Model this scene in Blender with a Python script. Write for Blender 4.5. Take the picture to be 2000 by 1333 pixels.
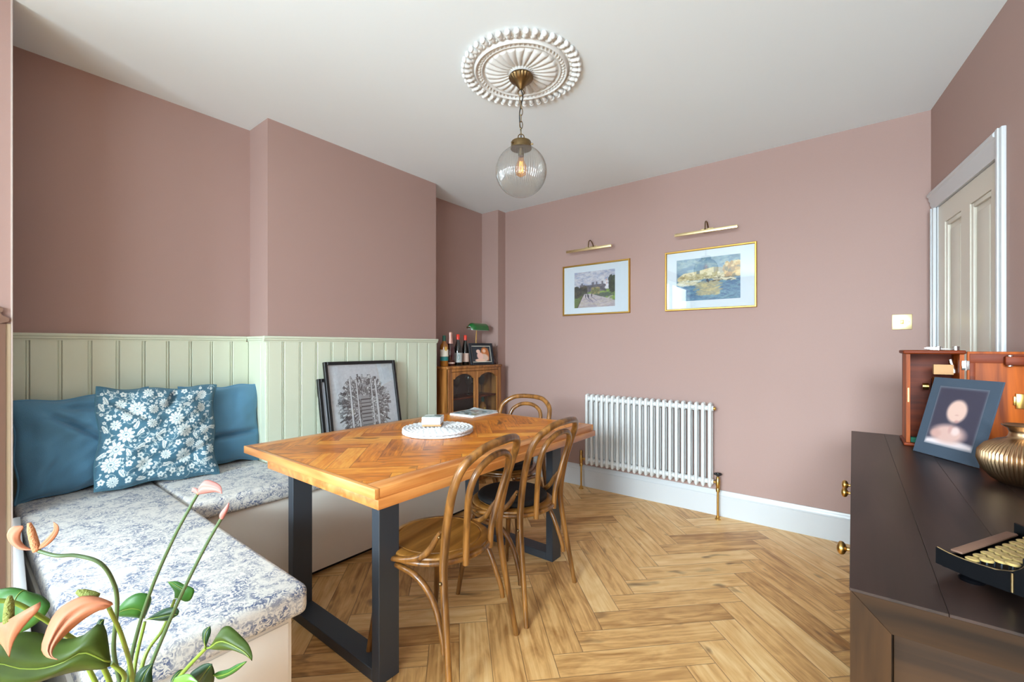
import bpy, bmesh, math, random
import numpy as np
from mathutils import Vector, Matrix
PI = math.pi
random.seed(7); rng = np.random.RandomState(11)
for o in list(bpy.data.objects): bpy.data.objects.remove(o)
SC = bpy.context.scene; COL = SC.collection

# ------------------------------------------------------------ camera, world, light, exposure
cam = bpy.data.cameras.new('camera'); cam.sensor_width = 36; cam.lens = 36*855/2000
cam.shift_y = 11.5/2000; cam.clip_start = 0.02
co = bpy.data.objects.new('camera', cam); COL.objects.link(co)
co.location = (0, 0, 1.235); co.rotation_euler = (PI/2, 0, math.radians(37.87))
SC.camera = co
SC.view_settings.view_transform = 'Standard'; SC.view_settings.look = 'None'
SC.view_settings.gamma = 1; SC.view_settings.use_curve_mapping = False
SC.view_settings.exposure = 0.66
w = bpy.data.worlds.new('sky'); SC.world = w; w.use_nodes = True
w.node_tree.nodes['Background'].inputs[0].default_value = (0.80, 0.915, 1.0, 1)
w.node_tree.nodes['Background'].inputs[1].default_value = 5.0

def area(name, loc, direction, sx, sy, power, color=(1, 1, 1), spread=180):
    l = bpy.data.lights.new(name, 'AREA'); l.shape = 'RECTANGLE'; l.size = sx; l.size_y = sy
    l.energy = power; l.color = color; l.spread = math.radians(spread)
    o = bpy.data.objects.new(name, l); COL.objects.link(o); o.location = loc
    o.rotation_euler = Vector(direction).to_track_quat('-Z', 'Y').to_euler()
    return o
# sky light through the tall side window, plus fill lights added behind the camera
DAY = (0.79, 0.915, 1.0)
area('wide_window_fill', (-0.16, -2.80, 1.45), (0, 1, -.03), 2.6, 2.1, 135, DAY)  # general fill added behind the camera, at the unseen wide opening
area('bright_sky_patch', (-4.1, -4.4, 3.5), (.45, .95, -.53), 3.0, 2.6, 200, DAY)
area('ceiling_fill', (0.2, -8.0, -0.9), (-.10, 1, .24), 3.0, 2.0, 560, DAY)  # added low fill aimed upward, evens out the far ceiling
area('far_wall_fill', (.7, -9.0, 3.3), (-.14, 1, -.18), 2.8, 2.0, 1450, DAY)  # added distant fill that lifts the far wall and floor

# ------------------------------------------------------------ materials
def lin(c):
    return tuple(((v/255)/12.92 if v/255 <= 0.04045 else ((v/255+0.055)/1.055)**2.4) for v in c)
def newmat(name):
    m = bpy.data.materials.new(name); m.use_nodes = True
    return m, m.node_tree, m.node_tree.nodes['Principled BSDF']
def mat(name, rgb, rough=0.5, metal=0.0, bump=0.0, bscale=60, spec=0.5, vary=0.0, coat=0.0, sheen=0.0):
    m, t, b = newmat(name); N = t.nodes; L = t.links
    b.inputs['Base Color'].default_value = (*lin(rgb), 1); b.inputs['Roughness'].default_value = rough
    b.inputs['Metallic'].default_value = metal; b.inputs['Specular IOR Level'].default_value = spec
    b.inputs['Coat Weight'].default_value = coat; b.inputs['Sheen Weight'].default_value = sheen
    tc = N.new('ShaderNodeTexCoord')
    nz = N.new('ShaderNodeTexNoise'); nz.inputs['Scale'].default_value = bscale; nz.inputs['Detail'].default_value = 4
    L.new(tc.outputs['Object'], nz.inputs['Vector'])
    if bump:
        bp = N.new('ShaderNodeBump'); bp.inputs['Strength'].default_value = bump; bp.inputs['Distance'].default_value = 0.004
        L.new(nz.outputs['Fac'], bp.inputs['Height']); L.new(bp.outputs[0], b.inputs['Normal'])
    if vary:
        cr = N.new('ShaderNodeMapRange'); cr.inputs['From Min'].default_value = .3; cr.inputs['From Max'].default_value = .7
        cr.inputs['To Min'].default_value = 1-vary; cr.inputs['To Max'].default_value = 1+vary
        mx = N.new('ShaderNodeVectorMath'); mx.operation = 'SCALE'; mx.inputs[0].default_value = lin(rgb)
        L.new(nz.outputs['Fac'], cr.inputs['Value']); L.new(cr.outputs[0], mx.inputs['Scale']); L.new(mx.outputs[0], b.inputs['Base Color'])
    return m
def wood(name, dark, light, axis=1, scale=1.0, rough=0.4, coat=0.0, bump=0.15, knots=0.0, spec=0.5):
    """grain stretched along one object axis (0,1,2)"""
    m, t, b = newmat(name); N = t.nodes; L = t.links
    b.inputs['Roughness'].default_value = rough; b.inputs['Coat Weight'].default_value = coat; b.inputs['Specular IOR Level'].default_value = spec
    tc = N.new('ShaderNodeTexCoord'); mp = N.new('ShaderNodeMapping')
    s = [28*scale]*3; s[axis] = 2.2*scale; mp.inputs['Scale'].default_value = s
    L.new(tc.outputs['Object'], mp.inputs['Vector'])
    n1 = N.new('ShaderNodeTexNoise'); n1.inputs['Scale'].default_value = 1; n1.inputs['Detail'].default_value = 6; n1.inputs['Distortion'].default_value = .6
    L.new(mp.outputs[0], n1.inputs['Vector'])
    r = N.new('ShaderNodeValToRGB'); r.color_ramp.elements[0].position = .34; r.color_ramp.elements[1].position = .66
    r.color_ramp.elements[0].color = (*lin(dark), 1); r.color_ramp.elements[1].color = (*lin(light), 1)
    L.new(n1.outputs['Fac'], r.inputs[0]); L.new(r.outputs[0], b.inputs['Base Color'])
    bp = N.new('ShaderNodeBump'); bp.inputs['Strength'].default_value = bump; bp.inputs['Distance'].default_value = .002
    L.new(n1.outputs['Fac'], bp.inputs['Height']); L.new(bp.outputs[0], b.inputs['Normal'])
    return m
def plankmat(name, colors, LEN, WID, gap, gapcol, rough=0.4, coat=0.0, knots=0.6, gs=1.0):
    """planks carry a UV in metres and a random tone per plank"""
    m, t, b = newmat(name); N = t.nodes; L = t.links
    b.inputs['Roughness'].default_value = rough; b.inputs['Coat Weight'].default_value = coat; b.inputs['Coat Roughness'].default_value = .25; b.inputs['Specular IOR Level'].default_value = .4
    uv = N.new('ShaderNodeUVMap'); uv.uv_map = 'UVMap'
    at = N.new('ShaderNodeAttribute'); at.attribute_name = 'tone'
    sp = N.new('ShaderNodeSeparateXYZ'); L.new(uv.outputs[0], sp.inputs[0])
    sa = N.new('ShaderNodeSeparateColor'); L.new(at.outputs['Color'], sa.inputs[0])
    def math_(op, a, bb=None, c=None):
        n = N.new('ShaderNodeMath'); n.operation = op
        for i, v in enumerate((a, bb, c)):
            if v is None: continue
            if isinstance(v, (int, float)): n.inputs[i].default_value = v
            else: L.new(v, n.inputs[i])
        return n.outputs[0]
    U, V = sp.outputs[0], sp.outputs[1]; R1, R2 = sa.outputs[0], sa.outputs[1]
    def vec(a, bb, c):
        n = N.new('ShaderNodeCombineXYZ')
        for i, v in enumerate((a, bb, c)): L.new(v, n.inputs[i])
        return n.outputs[0]
    v1 = vec(math_('MULTIPLY_ADD', U, 3.0*gs, math_('MULTIPLY', R1, 40)), math_('MULTIPLY_ADD', V, 42*gs, math_('MULTIPLY', R2, 60)), math_('MULTIPLY', R1, 9))
    n1 = N.new('ShaderNodeTexNoise'); n1.inputs['Scale'].default_value = 1; n1.inputs['Detail'].default_value = 7; n1.inputs['Roughness'].default_value = .6; n1.inputs['Distortion'].default_value = .8
    L.new(v1, n1.inputs['Vector'])
    v2 = vec(math_('MULTIPLY_ADD', U, 5.0*gs, math_('MULTIPLY', R2, 30)), math_('MULTIPLY_ADD', V, 13*gs, math_('MULTIPLY', R1, 50)), math_('MULTIPLY', R2, 5))
    n2 = N.new('ShaderNodeTexNoise'); n2.inputs['Scale'].default_value = 1; n2.inputs['Detail'].default_value = 3; n2.inputs['Distortion'].default_value = 1.2
    L.new(v2, n2.inputs['Vector'])
    f = math_('ADD', math_('MULTIPLY', n1.outputs['Fac'], .62), math_('MULTIPLY', n2.outputs['Fac'], .38))
    f = math_('ADD', f, math_('MULTIPLY', math_('SUBTRACT', R1, .5), .24))
    r = N.new('ShaderNodeValToRGB'); el = r.color_ramp.elements
    el[0].position = .30; el[1].position = .70; el[0].color = (*lin(colors[0]), 1); el[1].color = (*lin(colors[-1]), 1)
    if len(colors) == 3:
        e = el.new(.5); e.color = (*lin(colors[1]), 1)
    L.new(f, r.inputs[0])
    # knots
    v3 = vec(math_('MULTIPLY_ADD', U, 4.5*gs, math_('MULTIPLY', R1, 70)), math_('MULTIPLY_ADD', V, 11*gs, math_('MULTIPLY', R2, 90)), math_('MULTIPLY', R1, 20))
    n3 = N.new('ShaderNodeTexNoise'); n3.inputs['Scale'].default_value = 1; n3.inputs['Detail'].default_value = 2; n3.inputs['Distortion'].default_value = .4
    L.new(v3, n3.inputs['Vector'])
    k = N.new('ShaderNodeMapRange'); k.inputs['From Min'].default_value = .66; k.inputs['From Max'].default_value = .76; k.inputs['To Max'].default_value = knots
    L.new(n3.outputs['Fac'], k.inputs['Value'])
    mx = N.new('ShaderNodeMix'); mx.data_type = 'RGBA'; mx.inputs[7].default_value = (*lin(gapcol), 1)
    L.new(k.outputs[0], mx.inputs[0]); L.new(r.outputs[0], mx.inputs[6])
    # joint lines
    du = math_('MINIMUM', U, math_('SUBTRACT', LEN, U)); dv = math_('MINIMUM', V, math_('SUBTRACT', WID, V))
    d = math_('MINIMUM', du, dv)
    g = N.new('ShaderNodeMapRange'); g.inputs['From Min'].default_value = gap*.3; g.inputs['From Max'].default_value = gap; g.inputs['To Min'].default_value = 1; g.inputs['To Max'].default_value = 0
    L.new(d, g.inputs['Value'])
    m2 = N.new('ShaderNodeMix'); m2.data_type = 'RGBA'; m2.inputs[7].default_value = (*lin(gapcol), 1)
    L.new(math_('MULTIPLY', g.outputs[0], .75), m2.inputs[0]); L.new(mx.outputs[2], m2.inputs[6]); L.new(m2.outputs[2], b.inputs['Base Color'])
    bp = N.new('ShaderNodeBump'); bp.inputs['Strength'].default_value = .25; bp.inputs['Distance'].default_value = .0015
    L.new(math_('SUBTRACT', math_('MULTIPLY', f, .4), g.outputs[0]), bp.inputs['Height']); L.new(bp.outputs[0], b.inputs['Normal'])
    return m
def colmat(name, rough=0.6, bump=0.0, bscale=300, coat=0, sheen=0, bright=1.0):
    m, t, b = newmat(name); N = t.nodes; L = t.links
    a = N.new('ShaderNodeAttribute'); a.attribute_name = 'paint'
    L.new(a.outputs['Color'], b.inputs['Base Color']); b.inputs['Roughness'].default_value = rough
    b.inputs['Coat Weight'].default_value = coat; b.inputs['Sheen Weight'].default_value = sheen
    if bump:
        tc = N.new('ShaderNodeTexCoord'); nz = N.new('ShaderNodeTexNoise'); nz.inputs['Scale'].default_value = bscale; L.new(tc.outputs['Object'], nz.inputs['Vector'])
        bp = N.new('ShaderNodeBump'); bp.inputs['Strength'].default_value = bump; bp.inputs['Distance'].default_value = .003
        L.new(nz.outputs['Fac'], bp.inputs['Height']); L.new(bp.outputs[0], b.inputs['Normal'])
    return m
def glassmat(name, tint=(255, 255, 255), rough=0.02, ior=1.5, extra=0.0, veil=0.0):
    m, t, b = newmat(name); N = t.nodes; L = t.links; N.remove(b); out = N['Material Output']
    tr = N.new('ShaderNodeBsdfTransparent'); tr.inputs[0].default_value = (*lin(tint), 1)
    gl = N.new('ShaderNodeBsdfGlossy'); gl.inputs['Roughness'].default_value = rough
    ge = N.new('ShaderNodeNewGeometry'); dt = N.new('ShaderNodeVectorMath'); dt.operation = 'DOT_PRODUCT'
    L.new(ge.outputs['Incoming'], dt.inputs[0]); L.new(ge.outputs['Normal'], dt.inputs[1])
    def mth(op, x, y):
        n = N.new('ShaderNodeMath'); n.operation = op
        for i, v in enumerate((x, y)):
            if isinstance(v, float): n.inputs[i].default_value = v
            else: L.new(v, n.inputs[i])
        return n
    ab = mth('ABSOLUTE', dt.outputs['Value'], 0.0).outputs[0]; f0 = ((ior-1)/(ior+1))**2+extra
    pw = mth('POWER', mth('SUBTRACT', 1.0, ab).outputs[0], 5.0).outputs[0]
    ad = mth('ADD', mth('MULTIPLY', pw, 1-f0).outputs[0], f0)
    mx = N.new('ShaderNodeMixShader'); L.new(ad.outputs[0], mx.inputs[0]); L.new(tr.outputs[0], mx.inputs[1]); L.new(gl.outputs[0], mx.inputs[2])
    res = mx
    if veil:
        df = N.new('ShaderNodeBsdfTranslucent'); df.inputs[0].default_value = (.9, .9, .88, 1)
        d2 = N.new('ShaderNodeBsdfDiffuse'); d2.inputs[0].default_value = (.85, .85, .83, 1)
        m1 = N.new('ShaderNodeMixShader'); m1.inputs[0].default_value = .5; L.new(df.outputs[0], m1.inputs[1]); L.new(d2.outputs[0], m1.inputs[2])
        m3 = N.new('ShaderNodeMixShader'); m3.inputs[0].default_value = veil; L.new(mx.outputs[0], m3.inputs[1]); L.new(m1.outputs[0], m3.inputs[2]); res = m3
    L.new(res.outputs[0], out.inputs[0])
    return m

M = {}
M['pink'] = mat('pink_wall_paint', (163, 134, 126), .75, bump=.04, bscale=220, vary=.012)
M['sage'] = mat('sage_panel_paint', (206, 212, 190), .45, bump=.03, bscale=150)
M['ceiling'] = mat('ceiling_paint', (226, 234, 238), .9, bump=.05, bscale=30)
M['white'] = mat('white_gloss_paint', (196, 197, 199), .3)
M['rad'] = mat('radiator_enamel', (208, 208, 207), .35)
M['door'] = mat('stone_door_paint', (208, 201, 188), .4)
M['linewhite'] = mat('trim_paint', (186, 172, 164), .5)
M['brown'] = mat('brown_pink_paint', (112, 82, 66), .6)
M['cream'] = mat('cream_paint', (168, 148, 122), .5)
M['base'] = mat('bench_paint', (232, 226, 216), .45)
M['brass'] = mat('polished_brass', (205, 165, 95), .28, 1)
M['pbrass'] = mat('pale_satin_brass', (232, 210, 160), .38, 1)
M['abrass'] = mat('antique_brass', (128, 106, 74), .35, 1, bump=.05)
M['gold'] = mat('gold_frame', (205, 162, 84), .38, 1, bump=.1, bscale=90)
M['chrome'] = mat('chrome', (200, 198, 195), .18, 1)
M['copperb'] = mat('ribbed_bronze', (178, 146, 112), .3, 1)
M['steel'] = mat('blackened_steel', (58, 64, 72), .45, .2, bump=.05)
M['black'] = mat('black_lacquer', (6, 6, 8), .28, spec=.15)
M['bmatte'] = mat('black_matte', (16, 16, 17), .75, bump=.1, bscale=400, sheen=.0)
M['frame_black'] = mat('black_frame', (22, 22, 24), .4)
M['chair'] = wood('bentwood', (84, 50, 18), (148, 98, 44), 2, 1.2, .32, coat=.25)
M['seatw'] = wood('seat_wood', (122, 78, 26), (164, 112, 48), 0, 1.0, .35, coat=.25)
M['tabedge'] = wood('table_edge_wood', (186, 112, 50), (226, 160, 92), 0, .8, .35, coat=.2)
M['tabedgey'] = wood('table_edge_wood_long', (176, 104, 46), (216, 148, 82), 1, .8, .35, coat=.2)
M['oakcab'] = wood('honey_oak', (122, 70, 26), (184, 122, 62), 2, .9, .4, coat=.15)
M['sidetop'] = wood('espresso_wood', (24, 15, 12), (46, 31, 26), 1, .7, .36, coat=0, bump=.2, spec=.3)
M['sideside'] = wood('aged_walnut', (28, 16, 6), (56, 35, 16), 0, .8, .65, coat=0, spec=.15)
M['sidestile'] = wood('aged_walnut_stile', (32, 19, 7), (62, 39, 18), 2, .8, .65, coat=0, spec=.15)
M['mahog'] = wood('mahogany', (104, 40, 4), (186, 88, 12), 2, .9, .5, coat=0, spec=.2)
M['mahogd'] = wood('mahogany_top', (78, 26, 6), (128, 50, 12), 0, .9, .5, coat=0, spec=.2)
M['interior'] = mat('cabinet_interior', (92, 84, 84), .7)
M['pane'] = glassmat('clear_pane', (245, 248, 248))
M['pglass'] = glassmat('picture_glass', (252, 253, 253), .01, 1.45, .05)
M['globe'] = glassmat('ribbed_globe_glass', (236, 236, 234), .10, 1.5, .05, .07)
M['gobj'] = glassmat('drinking_glass', (235, 240, 240), .03, 1.5, .03, .05)
M['blue'] = mat('blue_linen', (84, 134, 164), .85, bump=.35, bscale=420, sheen=.25, vary=.05)
M['teal_edge'] = mat('teal_cotton', (66, 108, 124), .85, bump=.3, bscale=420)
M['plaster'] = mat('rose_plaster', (214, 214, 212), .85)
M['leaf'] = mat('glossy_leaf', (54, 72, 18), .5, vary=.25, bscale=25, spec=.3)
M['leafd'] = mat('dark_leaf', (24, 58, 26), .42, vary=.2, bscale=25, spec=.4)
M['leafm'] = mat('mid_leaf', (48, 94, 30), .45, vary=.2, bscale=25, spec=.35)
M['leafb'] = mat('bright_leaf', (96, 142, 46), .35, vary=.15, bscale=25)
M['stem'] = mat('plant_stem', (118, 138, 48), .4)
M['stemd'] = mat('plant_stem_dark', (78, 100, 62), .4)
M['spathe'] = mat('peach_spathe', (172, 110, 80), .55, vary=.12, bscale=30, spec=.3)
M['spathep'] = mat('pink_spathe', (184, 118, 110), .5, vary=.1, bscale=30, spec=.3)
M['spadix'] = mat('spadix_orange', (196, 128, 84), .6, bump=.8, bscale=350)
M['spadixg'] = mat('spadix_green', (118, 124, 50), .6, bump=.8, bscale=350)
M['pot'] = mat('plant_pot', (210, 206, 198), .5)
M['soil'] = mat('potting_soil', (50, 36, 26), .95, bump=.6, bscale=80)
M['paper'] = mat('white_paper', (236, 238, 240), .6)
M['cork'] = mat('cork', (186, 140, 96), .8, bump=.2, bscale=200)
M['keycream'] = mat('cream_key', (176, 150, 92), .4, coat=.2)
M['cardblue'] = mat('slate_card', (56, 68, 82), .75, bump=.08, bscale=300)
M['dgreen'] = mat('green_glass_shade', (8, 96, 36), .15, coat=.6)
M['milky'] = mat('milky_glass', (220, 235, 230), .3)
M['bulb'] = glassmat('amber_bulb_glass', (255, 205, 130), .03, 1.4, .02, .1)

# ------------------------------------------------------------ mesh builder
def smooth_path(pts, sub=6, closed=False):
    P = [Vector(p) for p in pts]; n = len(P); out = []
    rngi = range(n) if closed else range(n-1)
    for i in rngi:
        p1, p2 = P[i], P[(i+1) % n]
        p0 = P[i-1] if (i > 0 or closed) else p1*2-p2
        p3 = P[(i+2) % n] if (i+2 < n or closed) else p2*2-p1
        for k in range(sub):
            t = k/sub; t2 = t*t; t3 = t2*t
            out.append(.5*((2*p1)+(-p0+p2)*t+(2*p0-5*p1+4*p2-p3)*t2+(-p0+3*p1-3*p2+p3)*t3))
    if not closed: out.append(P[-1])
    return out
class MB:
    def __init__(s): s.bm = bmesh.new()
    def box(s, x0, x1, y0, y1, z0, z1, bev=0.0, seg=2, mtx=None):
        r = bmesh.ops.create_cube(s.bm, size=1.0); vs = r['verts']
        m = Matrix.Translation(((x0+x1)/2, (y0+y1)/2, (z0+z1)/2)) @ Matrix.Diagonal((abs(x1-x0), abs(y1-y0), abs(z1-z0), 1))
        bmesh.ops.transform(s.bm, matrix=m, verts=vs)
        if bev:
            es = list({e for v in vs for e in v.link_edges})
            g = bmesh.ops.bevel(s.bm, geom=es, offset=bev, segments=seg, affect='EDGES', profile=.5, clamp_overlap=True)
            vs = list({v for f in g['faces'] for v in f.verts} | {v for v in vs if v.is_valid})
        if mtx is not None: bmesh.ops.transform(s.bm, matrix=mtx, verts=vs)
        return s
    def tube(s, pts, r, n=10, closed=False, caps=True):
        P = [Vector(p) for p in pts]; m = len(P)
        rr = r if isinstance(r, (list, tuple)) else [r]*m
        if len(rr) != m:
            rr = [rr[0]+(rr[-1]-rr[0])*i/(m-1) for i in range(m)] if len(rr) == 2 else [np.interp(i/(m-1), np.linspace(0, 1, len(rr)), rr) for i in range(m)]
        rings = []; nrm = None
        for i in range(m):
            a = P[i-1] if (i > 0 or closed) else P[i]; b = P[(i+1) % m] if (i < m-1 or closed) else P[i]
            t = (b-a).normalized()
            if nrm is None:
                nrm = t.orthogonal().normalized()
            nrm = (nrm - t*nrm.dot(t))
            nrm = nrm.normalized() if nrm.length > 1e-6 else t.orthogonal().normalized()
            bn = t.cross(nrm)
            rings.append([s.bm.verts.new(P[i]+(nrm*math.cos(2*PI*k/n)+bn*math.sin(2*PI*k/n))*float(rr[i])) for k in range(n)])
        for i in range(m if closed else m-1):
            A, B = rings[i], rings[(i+1) % m]
            for k in range(n): s.bm.faces.new((A[k], A[(k+1) % n], B[(k+1) % n], B[k]))
        if caps and not closed:
            s.bm.faces.new(rings[0][::-1]); s.bm.faces.new(rings[-1])
        return s
    def cyl(s, p0, p1, r0, r1=None, n=20): return s.tube([p0, p1], [r0, r0 if r1 is None else r1], n)
    def lathe(s, prof, c=(0, 0, 0), n=32, axis='z', mod=None):
        rings = []
        for (r, z) in prof:
            ring = []
            for k in range(n):
                a = 2*PI*k/n; q = r*(mod(a, r, z) if mod else 1)
                v = (q*math.cos(a), q*math.sin(a), z)
                if axis == 'y': v = (v[0], v[2], v[1])
                if axis == 'x': v = (v[2], v[0], v[1])
                ring.append(s.bm.verts.new((c[0]+v[0], c[1]+v[1], c[2]+v[2])))
            rings.append(ring)
        for i in range(len(rings)-1):
            A, B = rings[i], rings[i+1]
            for k in range(n): s.bm.faces.new((A[k], A[(k+1) % n], B[(k+1) % n], B[k]))
        for ring in (rings[0], rings[-1]):
            try: s.bm.faces.new(ring)
            except Exception: pass
        return s
    def ball(s, c, r, sx=1, sy=1, sz=1, u=16, v=10):
        g = bmesh.ops.create_uvsphere(s.bm, u_segments=u, v_segments=v, radius=r)
        bmesh.ops.transform(s.bm, matrix=Matrix.Translation(c) @ Matrix.Diagonal((sx, sy, sz, 1)), verts=g['verts'])
        return s
    def prism(s, poly, d0, d1, plane='xz'):
        """closed polygon in a plane, extruded along the remaining axis"""
        def P(a, b, d): return {'xz': (a, d, b), 'yz': (d, a, b), 'xy': (a, b, d)}[plane]
        A = [s.bm.verts.new(P(a, b, d0)) for a, b in poly]; B = [s.bm.verts.new(P(a, b, d1)) for a, b in poly]
        n = len(poly)
        s.bm.faces.new(A); s.bm.faces.new(B[::-1])
        for i in range(n): s.bm.faces.new((A[i], B[i], B[(i+1) % n], A[(i+1) % n]))
        return s
    def grid(s, fn, nu, nv, closed_u=False):
        V = [[s.bm.verts.new(fn(i/nu, j/nv)) for j in range(nv+1)] for i in range(nu if closed_u else nu+1)]
        for i in range(nu):
            for j in range(nv):
                a = V[i][j]; b = V[(i+1) % len(V)][j]; c = V[(i+1) % len(V)][j+1]; d = V[i][j+1]
                try: s.bm.faces.new((a, b, c, d))
                except Exception: pass
        return s
    def build(s, name, m, parent=None, local=True, ang=35, recalc=True, smooth=True):
        if recalc: bmesh.ops.recalc_face_normals(s.bm, faces=s.bm.faces)
        me = bpy.data.meshes.new(name); s.bm.to_mesh(me); s.bm.free()
        if parent is not None and not local:
            me.transform(WM(parent).inverted())
        if smooth:
            me.polygons.foreach_set('use_smooth', [True]*len(me.polygons)); me.set_sharp_from_angle(angle=math.radians(ang))
        me.materials.append(m if not isinstance(m, str) else M[m])
        o = bpy.data.objects.new(name, me); COL.objects.link(o)
        if parent is not None: o.parent = parent
        return o
def WM(o):
    m = Matrix.LocRotScale(o.location, o.rotation_euler, o.scale)
    return WM(o.parent) @ m if o.parent else m
def tag(o, label=None, cat=None, group=None, kind=None):
    if label: o['label'] = label
    if cat: o['category'] = cat
    if group: o['group'] = group
    if kind: o['kind'] = kind
    return o
def thing(name, label, cat, loc=(0, 0, 0), rz=0, group=None, rot=None):
    o = bpy.data.objects.new(name, None); COL.objects.link(o); o.location = loc
    o.rotation_euler = rot if rot else (0, 0, rz); o.empty_display_size = .1
    return tag(o, label, cat, group)
def struct(name, mb, m, parent=None):
    o = mb.build(name, m, parent)
    if parent is None: o['kind'] = 'structure'
    return o
def dup(root, loc, rotz=None, label=None, rot=None):
    r = root.copy(); COL.objects.link(r); r.location = loc
    if rotz is not None: r.rotation_euler = (0, 0, rotz)
    if label: r['label'] = label
    for ch in list(root.children):
        c = ch.copy(); COL.objects.link(c); c.parent = r
        for g in list(ch.children):
            d = g.copy(); COL.objects.link(d); d.parent = c
    return r
def paint_grid(name, canvas, fn, m, parent=None, local=True, thick=None):
    """a sheet whose surface colour follows the painted canvas; fn(u,v)->point, v up"""
    H, W, _ = canvas.shape
    us = np.linspace(0, 1, W); vs = np.linspace(0, 1, H)
    verts = [fn(u, v) for v in vs for u in us]
    faces = [(j*W+i, j*W+i+1, (j+1)*W+i+1, (j+1)*W+i) for j in range(H-1) for i in range(W-1)]
    me = bpy.data.meshes.new(name); me.from_pydata(verts, [], faces)
    a = me.color_attributes.new('paint', 'FLOAT_COLOR', 'POINT')
    c = canvas[::-1].reshape(-1, 3)/255.0
    c = np.where(c <= .04045, c/12.92, ((c+.055)/1.055)**2.4)
    a.data.foreach_set('color', np.concatenate([c, np.ones((len(c), 1))], 1).astype(np.float32).ravel())
    me.polygons.foreach_set('use_smooth', [True]*len(me.polygons)); me.materials.append(m)
    if parent is not None and not local: me.transform(WM(parent).inverted())
    o = bpy.data.objects.new(name, me); COL.objects.link(o); o.parent = parent
    return o
# ------------------------------------------------------------ tiny raster painter (numpy)
class Canvas:
    def __init__(s, W, H, bg): s.W, s.H = W, H; s.a = np.ones((H, W, 3))*np.array(bg, float); s.Y, s.X = np.mgrid[0:H, 0:W]; s.X = (s.X+.5)/W; s.Y = (s.Y+.5)/H
    def put(s, mask, c, al=1.0):
        mk = (mask.astype(float)*al)[..., None]; s.a = s.a*(1-mk)+np.array(c, float)*mk
    def ell(s, cx, cy, rx, ry, c, ang=0, al=1.0, soft=0):
        k = s.W/s.H; dx = (s.X-cx); dy = (s.Y-cy)/k; ca, sa = math.cos(ang), math.sin(ang)
        q = ((dx*ca+dy*sa)/rx)**2+((-dx*sa+dy*ca)/ry)**2
        s.put(np.clip((1-q)/soft, 0, 1) if soft else q < 1, c, al)
    def poly(s, pts, c, al=1.0):
        ins = np.zeros((s.H, s.W), bool); n = len(pts)
        for i in range(n):
            x1, y1 = pts[i]; x2, y2 = pts[(i+1) % n]
            if y1 == y2: continue
            ins ^= ((s.Y < y1) != (s.Y < y2)) & (s.X < (x2-x1)*(s.Y-y1)/(y2-y1)+x1)
        s.put(ins, c, al)
    def line(s, x1, y1, x2, y2, w, c, al=1.0):
        k = s.W/s.H; dx, dy = x2-x1, (y2-y1)/k; l2 = dx*dx+dy*dy+1e-12
        t = np.clip(((s.X-x1)*dx+(s.Y-y1)/k*dy)/l2, 0, 1)
        s.put(((s.X-x1-t*dx)**2+((s.Y-y1)/k-t*dy)**2) < w*w, c, al)
    def noise(s, amp, n=24, dirx=1):
        for sc in (n, n*2, n*4):
            g = rng.randn(sc+2, int(sc*dirx)+2); yi = s.Y*sc; xi = s.X*int(sc*dirx)
            y0 = yi.astype(int); x0 = xi.astype(int); fy = yi-y0; fx = xi-x0
            v = (g[y0, x0]*(1-fx)+g[y0, x0+1]*fx)*(1-fy)+(g[y0+1, x0]*(1-fx)+g[y0+1, x0+1]*fx)*fy
            s.a = np.clip(s.a+(v*amp)[..., None]*np.array([1, 1, .95]), 0, 255)
    def daubs(s, n, x0, x1, y0, y1, cols, r=(.02, .008), al=.8):
        for _ in range(n):
            s.ell(random.uniform(x0, x1), random.uniform(y0, y1), r[0]*random.uniform(.5, 1.4), r[1]*random.uniform(.5, 1.4), random.choice(cols), random.uniform(-.5, .5), al)

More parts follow.
